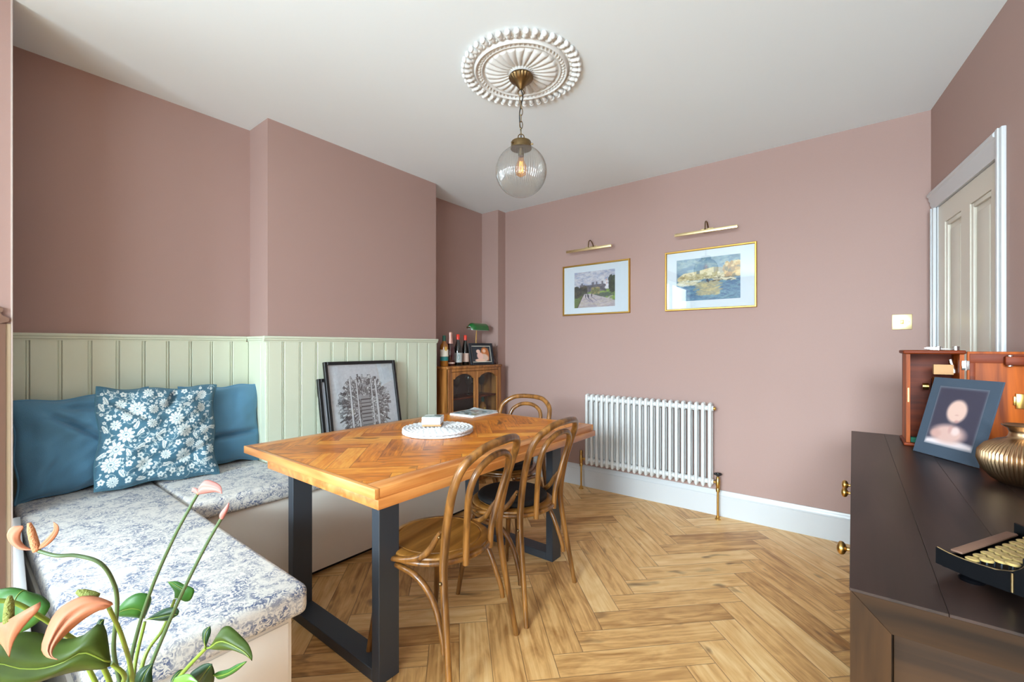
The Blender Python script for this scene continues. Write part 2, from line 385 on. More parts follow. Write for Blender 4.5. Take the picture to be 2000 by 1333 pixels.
# ============================================================ THE ROOM
CH = 2.6; XL = -3.0; YB = 3.47
def herring(name, x0, x1, y0, y1, z, W, n, ox, oy, m, parent=None, local=True):
    """herringbone planks at 45 degrees clipped to a rectangle, one mesh with plank UVs"""
    L_ = W*n; s2 = math.sqrt(.5)
    verts, faces, uvs, tones = [], [], [], []
    def clip(poly):
        for ax, lim, sg in ((0, x0, 1), (0, x1, -1), (1, y0, 1), (1, y1, -1)):
            out = []
            for i in range(len(poly)):
                a, b = poly[i], poly[(i+1) % len(poly)]
                da, db = sg*(a[ax]-lim), sg*(b[ax]-lim)
                if da >= 0: out.append(a)
                if (da > 0) != (db > 0) and da != db:
                    t = da/(da-db)
                    if 0 < t < 1: out.append(tuple(a[k]+(b[k]-a[k])*t for k in range(4)))
            poly = out
            if len(poly) < 3: return []
        return poly
    R = int((abs(x1-x0)+abs(y1-y0))/W/1.2)+12
    for i in range(-R, R):
        for j in range(-R//n-2, R//n+3):
            bu, bv = i+n*j, i-n*j
            for kind in (0, 1):
                if kind == 0: c = [(bu, bv), (bu+n, bv), (bu+n, bv+1), (bu, bv+1)]; q = [(0, 0), (L_, 0), (L_, W), (0, W)]
                else: c = [(bu, bv+1), (bu+1, bv+1), (bu+1, bv+1+n), (bu, bv+1+n)]; q = [(0, 0), (0, W), (L_, W), (L_, 0)]
                P = []
                for (u, v), (a, b) in zip(c, q): P.append((ox+(u-v)*W*s2, oy+(u+v)*W*s2, a, b))
                if max(p[0] for p in P) < x0 or min(p[0] for p in P) > x1 or max(p[1] for p in P) < y0 or min(p[1] for p in P) > y1: continue
                P = clip(P)
                if not P: continue
                b0 = len(verts); verts += [(p[0], p[1], z) for p in P]; faces.append(list(range(b0, b0+len(P))))
                uvs += [(p[2], p[3]) for p in P]; t = (random.random(), random.random(), random.random(), 1); tones += [t]*len(P)
    me = bpy.data.meshes.new(name); me.from_pydata(verts, [], faces)
    me.uv_layers.new(name='UVMap'); me.color_attributes.new('tone', 'FLOAT_COLOR', 'CORNER')
    vi = [lp.vertex_index for lp in me.loops]
    me.uv_layers['UVMap'].data.foreach_set('uv', [c for i in vi for c in uvs[i]])
    me.color_attributes['tone'].data.foreach_set('color', [c for i in vi for c in tones[i]])
    me.materials.append(m)
    if parent is not None and not local: me.transform(WM(parent).inverted())
    o = bpy.data.objects.new(name, me); COL.objects.link(o); o.parent = parent
    return o
M['floor'] = plankmat('oak_herringbone', [(160, 110, 58), (218, 168, 106), (238, 200, 142)], .62, .124, .0022, (88, 60, 38), rough=.42, knots=.75)
fl = herring('floor', -3.1, 1.2, -2.7, 3.5, 0.0, .124, 5, -.86, 2.10, M['floor']); fl['kind'] = 'structure'
struct('trim_1', MB().box(-3.1, 1.2, -2.7, 3.5, -.08, -.002), 'brown')
struct('ceiling', MB().box(-3.1, 1.2, -2.7, 3.6, CH, CH+.1), 'ceiling')
# left wall: alcove, chimney breast, second alcove
struct('wall_left', MB().box(XL-.1, XL, .0, YB, 0, CH), 'pink')
struct('wall_chimney', MB().box(XL-.05, -2.75, 1.165, 2.50, 0, CH), 'pink')
struct('wall_pier', MB().box(XL-.05, -2.785, 3.355, YB+.02, 0, CH), 'pink')
struct('wall_back', MB().box(XL-.1, .40, YB, YB+.1, 0, CH), 'pink')
# right wall, slightly splayed, with its door opening
wp0 = Vector((.357, YB, 0)); wp1 = Vector((.83, 0, 0)); wd = (wp1-wp0).normalized()
WRM = Matrix.Translation(wp0) @ Matrix.Rotation(math.atan2(wd.y, wd.x), 4, 'Z')   # local x runs along the wall towards the camera, +y into the room side? (checked below)
def rwall(mb_fn, name, m, parent=None):
    mb = MB(); mb_fn(mb); bmesh.ops.transform(mb.bm, matrix=WRM, verts=mb.bm.verts)
    return struct(name, mb, m, parent)
# local +y of WRM points to +X (out of the room)
DS0, DS1, DH = .102, .86, 2.012
rwall(lambda b: (b.box(-.1, DS0-.028, 0, .12, 0, CH), b.box(DS1+.028, 6.3, 0, .12, 0, CH), b.box(DS0-.028, DS1+.028, 0, .12, DH+.028, CH)), 'wall_right', 'pink')
d1 = rwall(lambda b: (b.box(DS0-.028, DS0, .001, .12, 0, DH+.028), b.box(DS1, DS1+.028, .001, .12, 0, DH+.028), b.box(DS0, DS1, .001, .12, DH, DH+.028)), 'door_1', 'white')
def leaf(b):
    b.box(DS0+.003, DS1-.003, .024, .05, .006, DH-.004)
    a, c, e, f = DS0+.10, DS0+.325, DS1-.325, DS1-.10
    for (z0, z1) in ((1.0, 1.90), (.22, .82)):
        pass
    z0s = [.006, .22, .82, 1.0, 1.905, DH-.004]
    for (p, q) in ((DS0+.003, a), (c, e), (f, DS1-.003)): b.box(p, q, .006, .0245, .006, DH-.004)
    for (p, q) in ((a, c), (e, f)):
        for (u, v) in ((.006, .22), (.82, 1.0), (1.905, DH-.004)): b.box(p, q, .006, .0245, u, v)
lf = rwall(leaf, 'door_leaf', 'door', d1)
def mould(b):
    a, c, e, f = DS0+.10, DS0+.325, DS1-.325, DS1-.10
    for (p, q) in ((a, c), (e, f)):
        for (u, v) in ((.22, .82), (1.0, 1.905)):
            t = .022
            def fr(s0, s1, z0, z1): b.box(s0, s1, .011, .025, z0, z1, .004)
            fr(p, p+t, u, v); fr(q-t, q, u, v); fr(p+t, q-t, u, u+t); fr(p+t, q-t, v-t, v)
            b.box(p+.05, q-.05, .016, .025, u+.05, v-.05, .006)
rwall(mould, 'panel_moulding', 'door', d1)
hg = rwall(lambda b: (b.box(DS1-.022, DS1-.004, .0, .0065, 1.788, 1.882), b.cyl((DS1-.003, -.004, 1.786), (DS1-.003, -.004, 1.884), .006, n=10), [b.cyl((DS1-.003, -.004, z), (DS1-.003, -.004, z+.004), .0075, n=10) for z in (1.79, 1.81, 1.83, 1.85, 1.87)]), 'door_hinge', 'brass', d1)
def arch(b):
    prof = [(0, 0), (.0, -.018), (.010, -.026), (.022, -.026), (.030, -.018), (.045, -.018), (.056, -.012), (.070, -.012), (.084, -.006), (.1, -.006), (.1, 0)]
    # head moulding: profile in (z,y) extruded along the wall
    b.prism([(p[1], DH+.1-p[0]) for p in prof][::-1], .05-.02, DS1+.012, 'yz')
    for (s0, s1) in ((DS1+.002, DS1+.058), (DS0-.055, DS0-.003)):
        b.box(s0, s1, -.016, 0, 0, DH+(.1 if s0 > .5 else 0), .004)
        b.box(s0+.018, s1-.018, -.022, -.016, 0, DH+(.1 if s0 > .5 else 0), .002)
rwall(arch, 'trim_2', 'white')
# skirting on the back wall
def skirt(b, x0, x1):
    prof = [(YB, 0), (YB-.018, 0), (YB-.018, .145), (YB-.014, .150), (YB-.014, .163), (YB-.008, .172), (YB-.006, .185), (YB, .185)]
    b.prism([(y, z) for y, z in prof], x0, x1, 'yz')
b = MB(); skirt(b, -2.785, .355); struct('baseboard_back', b, 'white')
b = MB(); b.box(XL, -2.785, 3.337, 3.355, 0, .18, .004); b.box(-2.785, -2.767, 3.337, YB, 0, .18, .004); struct('baseboard_pier', b, 'white')
rwall(lambda b: (b.box(DS1+.06, 6.0, -.018, 0, 0, .18, .004)), 'baseboard_right', 'white')
# sage tongue and groove panelling with its rail
def tg(b, axis, fixed, a0, a1, first, out, z0=0.0, z1=1.268):
    """boards along an axis with bead grooves; out = direction of the room"""
    es = [a0]; e = first
    while e < a1-.01:
        if e > a0+.01: es.append(e)
        e += .1045
    es.append(a1)
    for p, q in zip(es[:-1], es[1:]):
        g = .0028
        f0, f1 = sorted((fixed, fixed+out*.014))
        g0, g1 = sorted((fixed, fixed+out*.008))
        r0, r1 = sorted((fixed+out*.008, fixed+out*.013))
        if axis == 'y': b.box(f0, f1, p+g*.5, q-g*.5-.012, z0, z1, .002, 1); b.box(g0, g1, q-.016, q, z0, z1); b.box(r0, r1, q-.0095, q-.004, z0, z1, .002, 2)
        else: b.box(p+g*.5, q-g*.5-.012, f0, f1, z0, z1, .002, 1); b.box(q-.016, q, g0, g1, z0, z1); b.box(q-.0095, q-.004, r0, r1, z0, z1, .002, 2)
b = MB(); tg(b, 'y', XL, .10, 1.165, .331-.1045, 1); struct('trim_3', b, 'sage')
b = MB(); tg(b, 'x', 1.165, XL+.014, -2.75+.014, -2.8, -1); struct('trim_4', b, 'sage')
b = MB(); tg(b, 'y', -2.75, 1.165, 2.50, 1.256, 1); struct('trim_5', b, 'sage')
def railprof(b, axis, fixed, out, a0, a1):
    pr = [(0, 1.266), (.016, 1.266), (.016, 1.272), (.022, 1.276), (.022, 1.284), (.028, 1.288), (.028, 1.296), (.024, 1.3), (0, 1.3)]
    if axis == 'y': b.prism([(fixed+out*p[0], p[1]) for p in pr], a0, a1, 'xz')
    else: b.prism([(fixed+out*p[0], p[1]) for p in pr], a0, a1, 'yz')
b = MB(); railprof(b, 'y', XL, 1, .10, 1.165-.028); railprof(b, 'x', 1.1651, -1, XL+.001, -2.75); railprof(b, 'y', -2.75, 1, 1.165-.028, 2.502); struct('trim_6', b, 'sage')
# strip of front wall at the left edge of the view, with a white corner and a cut moulding end
b = MB(); b.box(-3.1, -2.60, .02, .150, 0, CH); struct('wall_front_left', b, 'pink')
b = MB(); b.box(-2.606, -2.594, .1482, .1535, 0, CH, .001); struct('trim_7', b, 'linewhite')
b = MB(); b.prism([(.02, 1.325), (.122, 1.325), (.142, 1.333), (.1455, 1.343), (.138, 1.350), (.127, 1.356), (.122, 1.366), (.127, 1.372), (.128, 1.382), (.122, 1.39), (.02, 1.39)], -2.600, -2.585, 'yz')
b.box(-2.600, -2.590, .02, .1345, 0, 1.325); struct('trim_8', b, 'brown')
b = MB(); b.box(-2.600, -2.5935, .1345, .1480, 0, 1.325); struct('trim_9', b, 'cream')
# bay behind the camera: tall side window, plus a wide one added for fill
def holewall(b, axis, f0, f1, a0, a1, h0, h1, z0, z1):
    def bx(p, q, u, v):
        if axis == 'y': b.box(f0, f1, p, q, u, v)
        else: b.box(p, q, f0, f1, u, v)
    bx(a0, h0, 0, CH); bx(h1, a1, 0, CH); bx(h0, h1, 0, z0); bx(h0, h1, z1, CH)
b = MB(); holewall(b, 'y', -2.72, -2.60, -2.7, .02, -2.45, -.15, .45, 2.45); struct('wall_bay_left', b, 'pink')
b = MB(); holewall(b, 'x', -2.72, -2.60, -2.6, 1.2, -1.42, 1.1, .45, 2.42); struct('wall_front', b, 'pink')
def window(name, axis, f, a0, a1, z0, z1, nv):
    w_ = MB(); t = .05
    def bx(m_, p, q, u, v, d0=-.03, d1=.03):
        if axis == 'y': m_.box(f+d0, f+d1, p, q, u, v, .004)
        else: m_.box(p, q, f+d0, f+d1, u, v, .004)
    bx(w_, a0, a0+t, z0, z1); bx(w_, a1-t, a1, z0, z1); bx(w_, a0+t, a1-t, z0, z0+t); bx(w_, a0+t, a1-t, z1-t, z1)
    zm = (z0+z1)/2; bx(w_, a0+t, a1-t, zm-.02, zm+.02)
    for k in range(1, nv):
        p = a0+(a1-a0)*k/nv; bx(w_, p-.025, p+.025, z0+t, z1-t, -.028, .028)
    o = struct(name, w_, 'white')
    g = MB(); bx(g, a0+t, a1-t, z0+t, z1-t, -.003, .003); g.build('pane', M['pane'], o)
window('window_1', 'y', -2.66, -2.45, -.15, .45, 2.45, 2)
window('window_fill', 'x', -2.66, -1.42, 1.1, .45, 2.42, 3)  # unseen window, added to let the fill light in

# ============================================================ bench seat and its cushions
bench = thing('corner_bench', 'white painted L-shaped built-in storage bench along the panelled wall', 'bench', (-2.6, .8, 0))
b = MB(); b.box(-2.98, -1.262, .165, .600, .03, .470, .003); b.build('end_bench_box', 'base', bench, local=False)
b = MB(); b.box(-2.72, -2.272, .6, 2.50, .03, .470, .003); b.build('side_bench_box', 'base', bench, local=False)
b = MB(); b.box(-2.96, -1.30, .2, .57, 0, .03); b.box(-2.7, -2.31, .55, 2.48, 0, .03); b.build('plinth', 'bmatte', bench, local=False)
b = MB(); b.box(-1.262, -1.258, .186, .590, .05, .455, .0015); b.build('end_panel', 'base', bench, local=False)
b = MB()
mt = Matrix.Translation((-1.235, .104, 0)) @ Matrix.Rotation(math.atan2(.068, -1.345), 4, 'Z')
b.box(0, 1.36, 0, .02, 0, .565, .003, mtx=mt); b.build('side_board', 'white', bench, local=False)
# toile fabric
def toile():
    m, t, bs = newmat('blue_toile_fabric'); N = t.nodes; L = t.links
    bs.inputs['Roughness'].default_value = .6; bs.inputs['Sheen Weight'].default_value = .2
    tc = N.new('ShaderNodeTexCoord')
    def nz(s, d, dist):
        n = N.new('ShaderNodeTexNoise'); n.inputs['Scale'].default_value = s; n.inputs['Detail'].default_value = d; n.inputs['Distortion'].default_value = dist; n.inputs['Roughness'].default_value = .62
        L.new(tc.outputs['Object'], n.inputs['Vector']); return n.outputs['Fac']
    a = nz(62, 3, 2.2); c = nz(13, 3, 1.0); e = nz(110, 2, .5)
    def mr(v, x0, x1, y0=0., y1=1.):
        n = N.new('ShaderNodeMapRange'); L.new(v, n.inputs['Value']); n.inputs['From Min'].default_value = x0; n.inputs['From Max'].default_value = x1; n.inputs['To Min'].default_value = y0; n.inputs['To Max'].default_value = y1; return n.outputs[0]
    def ma(op, x, y):
        n = N.new('ShaderNodeMath'); n.operation = op; L.new(x, n.inputs[0]); L.new(y, n.inputs[1]) if not isinstance(y, float) else setattr(n.inputs[1], 'default_value', y); return n.outputs[0]
    f = ma('ADD', ma('MULTIPLY', mr(c, .38, .6), .85), mr(e, .4, .6, 0., .15))
    f = ma('MULTIPLY', mr(a, .45, .53), f)
    mx = N.new('ShaderNodeMix'); mx.data_type = 'RGBA'; mx.inputs[6].default_value = (*lin((212, 208, 200)), 1); mx.inputs[7].default_value = (*lin((52, 74, 116)), 1)
    L.new(f, mx.inputs[0]); L.new(mx.outputs[2], bs.inputs['Base Color'])
    bp = N.new('ShaderNodeBump'); bp.inputs['Strength'].default_value = .2; bp.inputs['Distance'].default_value = .002; L.new(e, bp.inputs['Height']); L.new(bp.outputs[0], bs.inputs['Normal'])
    return m
M['toile'] = toile()
b = MB(); b.box(-2.97, -1.232, .170, .636, .470, .556, .022, 4); o = b.build('seat_cushion', 'toile', ang=60)
tag(o, 'long blue and white toile seat cushion on the bench end nearest the plant', 'cushion', 'bench seat pads')
b = MB(); b.box(-2.715, -2.243, .640, 2.47, .470, .556, .022, 4); o = b.build('seat_cushion', 'toile', ang=60)
tag(o, 'toile seat cushion on the bench run beside the dining table, under the framed city print', 'cushion', 'bench seat pads')
b = MB(); b.box(-2.97, -2.718, .64, 1.145, .030, .470); b.build('corner_box', 'base', bench, local=False)
b = MB(); b.box(-2.97, -2.719, .642, 1.145, .471, .554, .012, 3); o = b.build('seat_cushion', 'toile', ang=60)
tag(o, 'small toile cushion filling the alcove corner behind the scatter cushions', 'cushion', 'bench seat pads')

# ------------------------------------------------------------ scatter cushions
def pillow(name, label, m, loc, face_az, lean, w, h, t, seedv, canvas=None, fold=None, roll=0.0, res=(56, 48), pinch=.06, wrk=1.0):
    """local x across, y up, z out of the face"""
    rs = np.random.RandomState(seedv); ph = rs.uniform(0, 6, 8)
    root = thing(name, label, 'cushion', loc, group='scatter cushions on the corner bench')
    rx = Matrix.Rotation(face_az, 3, 'Z') @ Matrix.Rotation(PI/2-lean, 3, 'X') @ Matrix.Rotation(roll, 3, 'Z')
    root.rotation_euler = rx.to_euler()
    def surf(u, v, sgn):
        U, V = u*2-1, v*2-1
        px = (1-pinch*(1-V*V)**1)*1.0; py = (1-pinch*(1-U*U)**1)
        x = U*w/2*px; y = V*h/2*py
        q = max(0.0, (1-abs(U)**2.4))*max(0.0, (1-abs(V)**2.4))
        z = t/2*(q**.52)
        wr = .010*math.sin(7*U+3*V+ph[0])*math.sin(5*V-2*U+ph[1])+.005*math.sin(15*U-9*V+ph[2])*math.cos(11*V+ph[3])+.008*math.sin(4.2*V+2*U+ph[4])
        z += wrk*wr*min(1, q*2.5)
        if fold:
            for (fu, fv, fa, fd, fl_) in fold:
                dx, dy = U-fu, V-fv; al = dx*math.cos(fa)+dy*math.sin(fa); pe = -dx*math.sin(fa)+dy*math.cos(fa)
                z -= fd*math.exp(-(pe/.07)**2)*math.exp(-(al/fl_)**4)*min(1, q*3)
        # rumpled outline
        x += .006*math.sin(6*V+ph[5])*abs(U)**4; y += .006*math.sin(7*U+ph[6])*abs(V)**4
        return (x, y+h/2, sgn*max(z, .003))
    if canvas is not None:
        f = paint_grid('cushion_front', canvas, lambda u, v: surf(u, v, 1), m[0], root)
        mb = MB(); mb.grid(lambda u, v: surf(u, v, -1), res[0], res[1]); mb.build('cushion_back', m[1], root, ang=180)
        edge_m = m[1]
    else:
        mb = MB(); mb.grid(lambda u, v: surf(u, v, 1), res[0], res[1]); mb.build('cushion_front', m, root, ang=180, recalc=False)
        mb = MB(); mb.grid(lambda u, v: surf(u, v, -1), res[0], res[1]); mb.build('cushion_back', m, root, ang=180)
        edge_m = m
    # seam flange all round
    pts = []
    for k in range(40): pts.append((k/40, 0))
    for k in range(40): pts.append((1, k/40))
    for k in range(40): pts.append((1-k/40, 1))
    for k in range(40): pts.append((0, 1-k/40))
    loop = [Vector(surf(u, v, 1)) for u, v in pts]; loop = [Vector((p.x, p.y, 0)) for p in loop]
    mb = MB(); mb.tube(loop, .0055 if canvas is None else .004, 8, closed=True); mb.build('piping', edge_m, root, ang=180)
    return root
AZ = PI/2
pillow('scatter_cushion', 'plain blue linen cushion leaning in the left corner of the bench', M['blue'], (-2.865, .425, .563), AZ+.06, .11, .50, .445, .15, 3,
       fold=[(-.1, .30, -.75, .045, .6), (.55, -.55, .35, .03, .5), (-.6, -.5, 1.2, .02, .4), (.1, .75, -.15, .03, .5)], roll=.05)
pillow('scatter_cushion', 'plain blue linen cushion tucked against the chimney corner', M['blue'], (-2.850, .960, .563), AZ-.06, .12, .40, .455, .14, 5,
       fold=[(0, -.30, .06, .05, .95)], roll=-.02, wrk=.35)
def floral():
    W, H = 300, 270; c = Canvas(W, H, (62, 104, 124)); white = (208, 216, 214); pale = (158, 180, 184); mid = (92, 128, 142)
    pts = []
    def ok(x, y, r): return all((x-a)**2+(y-b)**2 > (r+q)**2 for a, b, q in pts)
    kinds = []
    for r, n in ((.068, 8), (.045, 15), (.029, 44), (.015, 80), (.009, 110)):
        for _ in range(n*14):
            if n <= 0: break
            x, y = random.uniform(.03, .97), random.uniform(.03, .97)
            if ok(x, y, r*1.12): pts.append((x, y, r)); kinds.append((x, y, r)); n -= 1
    for (x, y, r) in kinds:
        if r < .03:   # stem tendrils
            a = random.uniform(0, 6.28); px, py = x, y
            for k in range(6):
                a += random.uniform(.1, .6); qx, qy = px+.014*math.cos(a), py+.014*math.sin(a)*W/H; c.line(px, py, qx, qy, .0022, pale); px, py = qx, qy
    for (x, y, r) in kinds:
        a0 = random.uniform(0, 6.28)
        if r >= .045:
            np_ = random.choice((9, 11, 13)); 
            for k in range(np_):
                a = a0+2*PI*k/np_; c.ell(x+.62*r*math.cos(a), y+.62*r*math.sin(a)*W/H, r*.40, r*.20, white, a)
            for k in range(np_):
                a = a0+2*PI*(k+.5)/np_; c.line(x+.2*r*math.cos(a), y+.2*r*math.sin(a)*W/H, x+.9*r*math.cos(a), y+.9*r*math.sin(a)*W/H, .0016, mid)
            for k in range(7):
                a = a0+2*PI*k/7; c.ell(x+.3*r*math.cos(a), y+.3*r*math.sin(a)*W/H, r*.22, r*.14, white, a); 
            c.ell(x, y, r*.42, r*.42, pale); c.ell(x, y, r*.3, r*.3, white); c.ell(x, y, r*.14, r*.14, mid)
        elif r >= .03 or (r > .012 and random.random() < .45):
            L_ = r*1.35
            c.line(x-L_*math.cos(a0), y-L_*math.sin(a0)*W/H, x, y, .002, pale)
            c.ell(x, y, L_, L_*.40, white, a0); c.ell(x+L_*.3*math.cos(a0+1), y+L_*.3*math.sin(a0+1), L_*.6, L_*.3, white, a0+.5)
            c.line(x-L_*.8*math.cos(a0), y-L_*.8*math.sin(a0)*W/H, x+L_*.8*math.cos(a0), y+L_*.8*math.sin(a0)*W/H, .0018, mid)
            for k in (-.4, 0, .4):
                c.line(x+k*L_*math.cos(a0), y+k*L_*math.sin(a0)*W/H, x+(k+.25)*L_*math.cos(a0)-.3*L_*math.sin(a0), y+((k+.25)*L_*math.sin(a0)+.3*L_*math.cos(a0))*W/H, .0013, mid)
        else:
            for k in range(5):
                a = a0+2*PI*k/5; c.ell(x+.55*r*math.cos(a), y+.55*r*math.sin(a)*W/H, r*.45, r*.38, white, a)
            c.ell(x, y, r*.28, r*.28, mid)
    c.noise(2.5, 30); return c.a
M['floral'] = colmat('floral_cotton', .85, bump=.25, bscale=450, sheen=.15)
pillow('scatter_cushion', 'teal cushion with white floral print in the middle of the bench', (M['floral'], M['teal_edge']), (-2.695, .640, .563), AZ-.08, .26, .485, .485, .15, 9, canvas=floral(),
       fold=[(.25, .85, 1.2, .04, .35), (.55, -.5, .5, .02, .4), (-.5, .5, -.6, .02, .4)], roll=-.035, res=(40, 36))

# ============================================================ dining table
table = thing('dining_table', 'orange-brown wooden dining table with herringbone top and black steel hoop legs', 'table', (-1.78, 1.65, 0))
X0, X1, Y0, Y1 = -2.305, -1.252, .868, 2.420
M['tabletop'] = plankmat('reclaimed_herringbone', [(150, 74, 8), (214, 124, 26), (236, 164, 62)], .352, .088, .0016, (70, 36, 14), rough=.36, coat=.12, knots=.8, gs=1.4)
BD = .012
herring('herringbone_top', X0+.075, X1-.075, Y0+.02, Y1-.02, .7606, .088, 4, -1.555, 1.085, M['tabletop'], table, local=False)
b = MB(); b.box(X0+.0751, X1-.0751, Y0+.0201, Y1-.0201, .740, .7600); b.build('top_core', 'tabedge', table, local=False)
for (p, q) in ((Y0, Y0+.02), (Y1-.02, Y1)):
    b = MB(); b.box(X0, X1, p, q, .726, .7604, .0015); b.build('edge_board', 'tabedge', table, local=False)
for (p, q) in ((X1-.075, X1), (X0, X0+.075)):
    b = MB(); b.box(p, q, Y0+.02, Y1-.02, .726, .7604, .0015); b.build('edge_board', 'tabedgey', table, local=False)
b = MB(); b.box(-2.06, -1.238, .872, 2.42, .693, .7255, .0015); b.build('lower_leaf', 'tabedgey', table, local=False)
b = MB(); b.box(-1.75, -1.27, .90, .915, .683, .693); b.box(-1.30, -1.262, 1.0, 1.16, .683, .693, .002); b.build('slide_bracket', 'steel', table, local=False)
for (ya, yb) in ((.957, 1.047), (2.120, 2.210)):
    b = MB(); P0, P1 = -2.047, -1.355; t = .045
    b.box(P0, P0+t, ya, yb, .0, .693, .002, 1); b.box(P1-t, P1, ya, yb, .0, .693, .002, 1); b.box(P0+t, P1-t, ya, yb, 0.0, t, .002, 1); b.box(P0+t, P1-t, ya, yb, .67, .693)
    b.build('leg', 'steel', table, local=False)

# ============================================================ bentwood chairs
def make_chair(label, loc, rz, pad):
    t = thing('bentwood_chair', label, 'chair', loc, rz, 'bentwood chairs around the dining table')
    def mir(h): return [(-x, y, z) for x, y, z in h]+[(0, -.306, .883)]+h[::-1]
    half = [(.228, -.238, 0), (.207, -.205, .22), (.190, -.178, .42), (.186, -.180, .52), (.193, -.200, .64), (.200, -.232, .75), (.186, -.262, .822), (.125, -.293, .868), (.06, -.303, .881)]
    path = smooth_path(mir(half), 6)
    n_ = len(path); rr = [float(np.interp(min(i, n_-1-i), [0, 6, 14], [.0115, .013, .0158])) for i in range(n_)]
    MB().tube(path, rr, 12).build('back_frame', 'chair', t, ang=60)
    h2 = [(.082, -.196, .425), (.088, -.203, .52), (.108, -.222, .62), (.126, -.245, .715), (.112, -.268, .785), (.06, -.284, .822)]
    path = smooth_path([(-x, y, z) for x, y, z in h2]+[(0, -.288, .832)]+h2[::-1], 6)
    MB().tube(path, .0132, 12).build('inner_hoop', 'chair', t, ang=60)
    b = MB(); b.lathe([(.0, .432), (.195, .432), (.204, .436), (.207, .450), (.203, .462), (.196, .466), (.176, .467), (.172, .4625), (.168, .467), (.10, .4655), (.0, .464)], n=56); b.build('seat', 'seatw', t, ang=40)
    b = MB(); b.tube([(.2075*math.cos(a), .2075*math.sin(a), .445) for a in np.linspace(0, 2*PI, 49)[:-1]], .0105, 8, closed=True); b.build('seat_rim', 'chair', t, ang=60)
    for s in (-1, 1):
        b = MB(); b.tube(smooth_path([(s*.148, .128, .432), (s*.168, .145, .33), (s*.186, .162, .2), (s*.206, .188, 0)], 5), [.017, .0155, .014, .0105], 12); b.build('leg', 'chair', t, ang=60)
        b = MB(); b.tube(smooth_path([(s*.150, .150, .418), (s*.185, .09, .417), (s*.2, .02, .415), (s*.203, -.05, .405), (s*.197, -.105, .365), (s*.192, -.145, .30), (s*.197, -.178, .21), (s*.2, -.186, .16)], 5), [.010, .0115, .012, .0115, .010], 10); b.build('leg_brace', 'chair', t, ang=60)
        b = MB(); b.tube(smooth_path([(s*.187, -.160, .575), (s*.186, -.140, .545), (s*.188, -.115, .505), (s*.196, -.075, .470), (s*.206, -.02, .452), (s*.214, .045, .444), (s*.208, .085, .444)], 5), [.006, .011, .012, .012, .010, .006], 10); b.build('side_brace', 'chair', t, ang=60)
        for (sx_, sy_, sz_, sr_) in ((.199, -.165, .562, .0055), (.207, -.178, .405, .007), (.222, .05, .444, .005)):
            b = MB(); b.ball((s*sx_, sy_, sz_), sr_); b.build('screw', 'abrass', t)
    if pad:
        b = MB(); b.lathe([(0, .467), (.165, .467), (.176, .474), (.178, .484), (.170, .494), (.15, .497), (.0, .499)], n=48); b.build('seat_pad', 'bmatte', t, ang=60)
    return t
make_chair('bentwood chair with bare wooden seat pulled up at the near end of the table', (-1.342, 1.235, 0), math.radians(98), False)
make_chair('bentwood chair with round black seat pad on the long side of the table', (-1.378, 1.775, 0), math.radians(92.5), True)
make_chair('bentwood chair with round black seat pad at the far head of the table', (-1.795, 2.240, 0), math.radians(186), True)

# ------------------------------------------------------------ on the table
def braided(label, z, seedv, off):
    r = random.Random(seedv)
    m = MB(); R = .196
    for k in range(9):
        rad = R-.011-k*.0215
        if rad < .01: break
        nn = max(12, int(2*PI*rad/.0085)); pts = []; rs = []
        for i in range(nn):
            a = 2*PI*i/nn; q = rad+.0025*(1 if i % 2 else -1)+r.uniform(-.001, .001)
            pts.append((q*math.cos(a), q*math.sin(a), .0075+.0012*(1 if (i//2) % 2 else -1))); rs.append(.0062+.0012*(i % 2))
        m.tube(pts, rs, 6, closed=True)
        pts2 = [((rad-.0105)*math.cos(2*PI*i/nn), (rad-.0105)*math.sin(2*PI*i/nn), .0065) for i in range(nn)]
        if rad > .03: m.tube(pts2, [.0045+.0014*((i+1) % 2) for i in range(nn)], 6, closed=True)
    m.lathe([(0, .001), (.19, .001), (.19, .006), (0, .006)], n=40)
    o = m.build('placemat', 'mat', ang=80); o.location = (-1.815+off[0], 1.665+off[1], z); o.rotation_euler = (0, 0, r.random())
    return tag(o, label, 'placemat', 'white braided placemats')
M['mat'] = mat('white_braid', (226, 228, 230), .75, bump=.4, bscale=160, vary=.05)
braided('round white braided placemat lying directly on the table under another', .7622, 1, (0, 0))
braided('round white braided placemat on top of the pair, carrying the coasters', .7790, 2, (.008, -.006))
cz = .7956
M['coast_edge'] = mat('coaster_edge', (235, 237, 240), .35)
def coastertop():
    c = Canvas(40, 40, (214, 226, 228)); c.poly([(.0, .55), (.5, .35), (1, .5), (1, .75), (0, .8)], (150, 176, 176)); c.poly([(.5, .1), (.95, .15), (.9, .5), (.55, .45)], (60, 90, 104)); c.daubs(30, 0, 1, 0, 1, [(240, 245, 245), (120, 150, 150), (190, 205, 200)], (.1, .03), .7); return c.a
M['paint'] = colmat('printed_picture', .5); M['paintg'] = colmat('printed_cover', .25, coat=.3)
ctop = coastertop()
lab = ['brown cork-backed coaster at the bottom of the stack', 'white coaster just above the brown bottom one in the stack', 'white coaster in the middle of the stack', 'white coaster second from the top of the stack', 'white coaster with a seascape print, topmost of the stack']
for k in range(5):
    t = thing('coaster', lab[k], 'coaster', (-1.862+random.uniform(-.003, .003), 1.668+random.uniform(-.003, .003), cz+k*.0102), math.radians(37.5)+random.uniform(-.05, .05), 'coasters stacked on the placemats')
    b = MB(); b.box(-.052, .052, -.052, .052, 0, .0100, .002); b.build('coaster_body', 'cork' if k == 0 else 'coast_edge', t)
    if k == 4: paint_grid('coaster_print', ctop, lambda u, v: (-.05+.1*u, -.05+.1*v, .0103), M['paintg'], t)
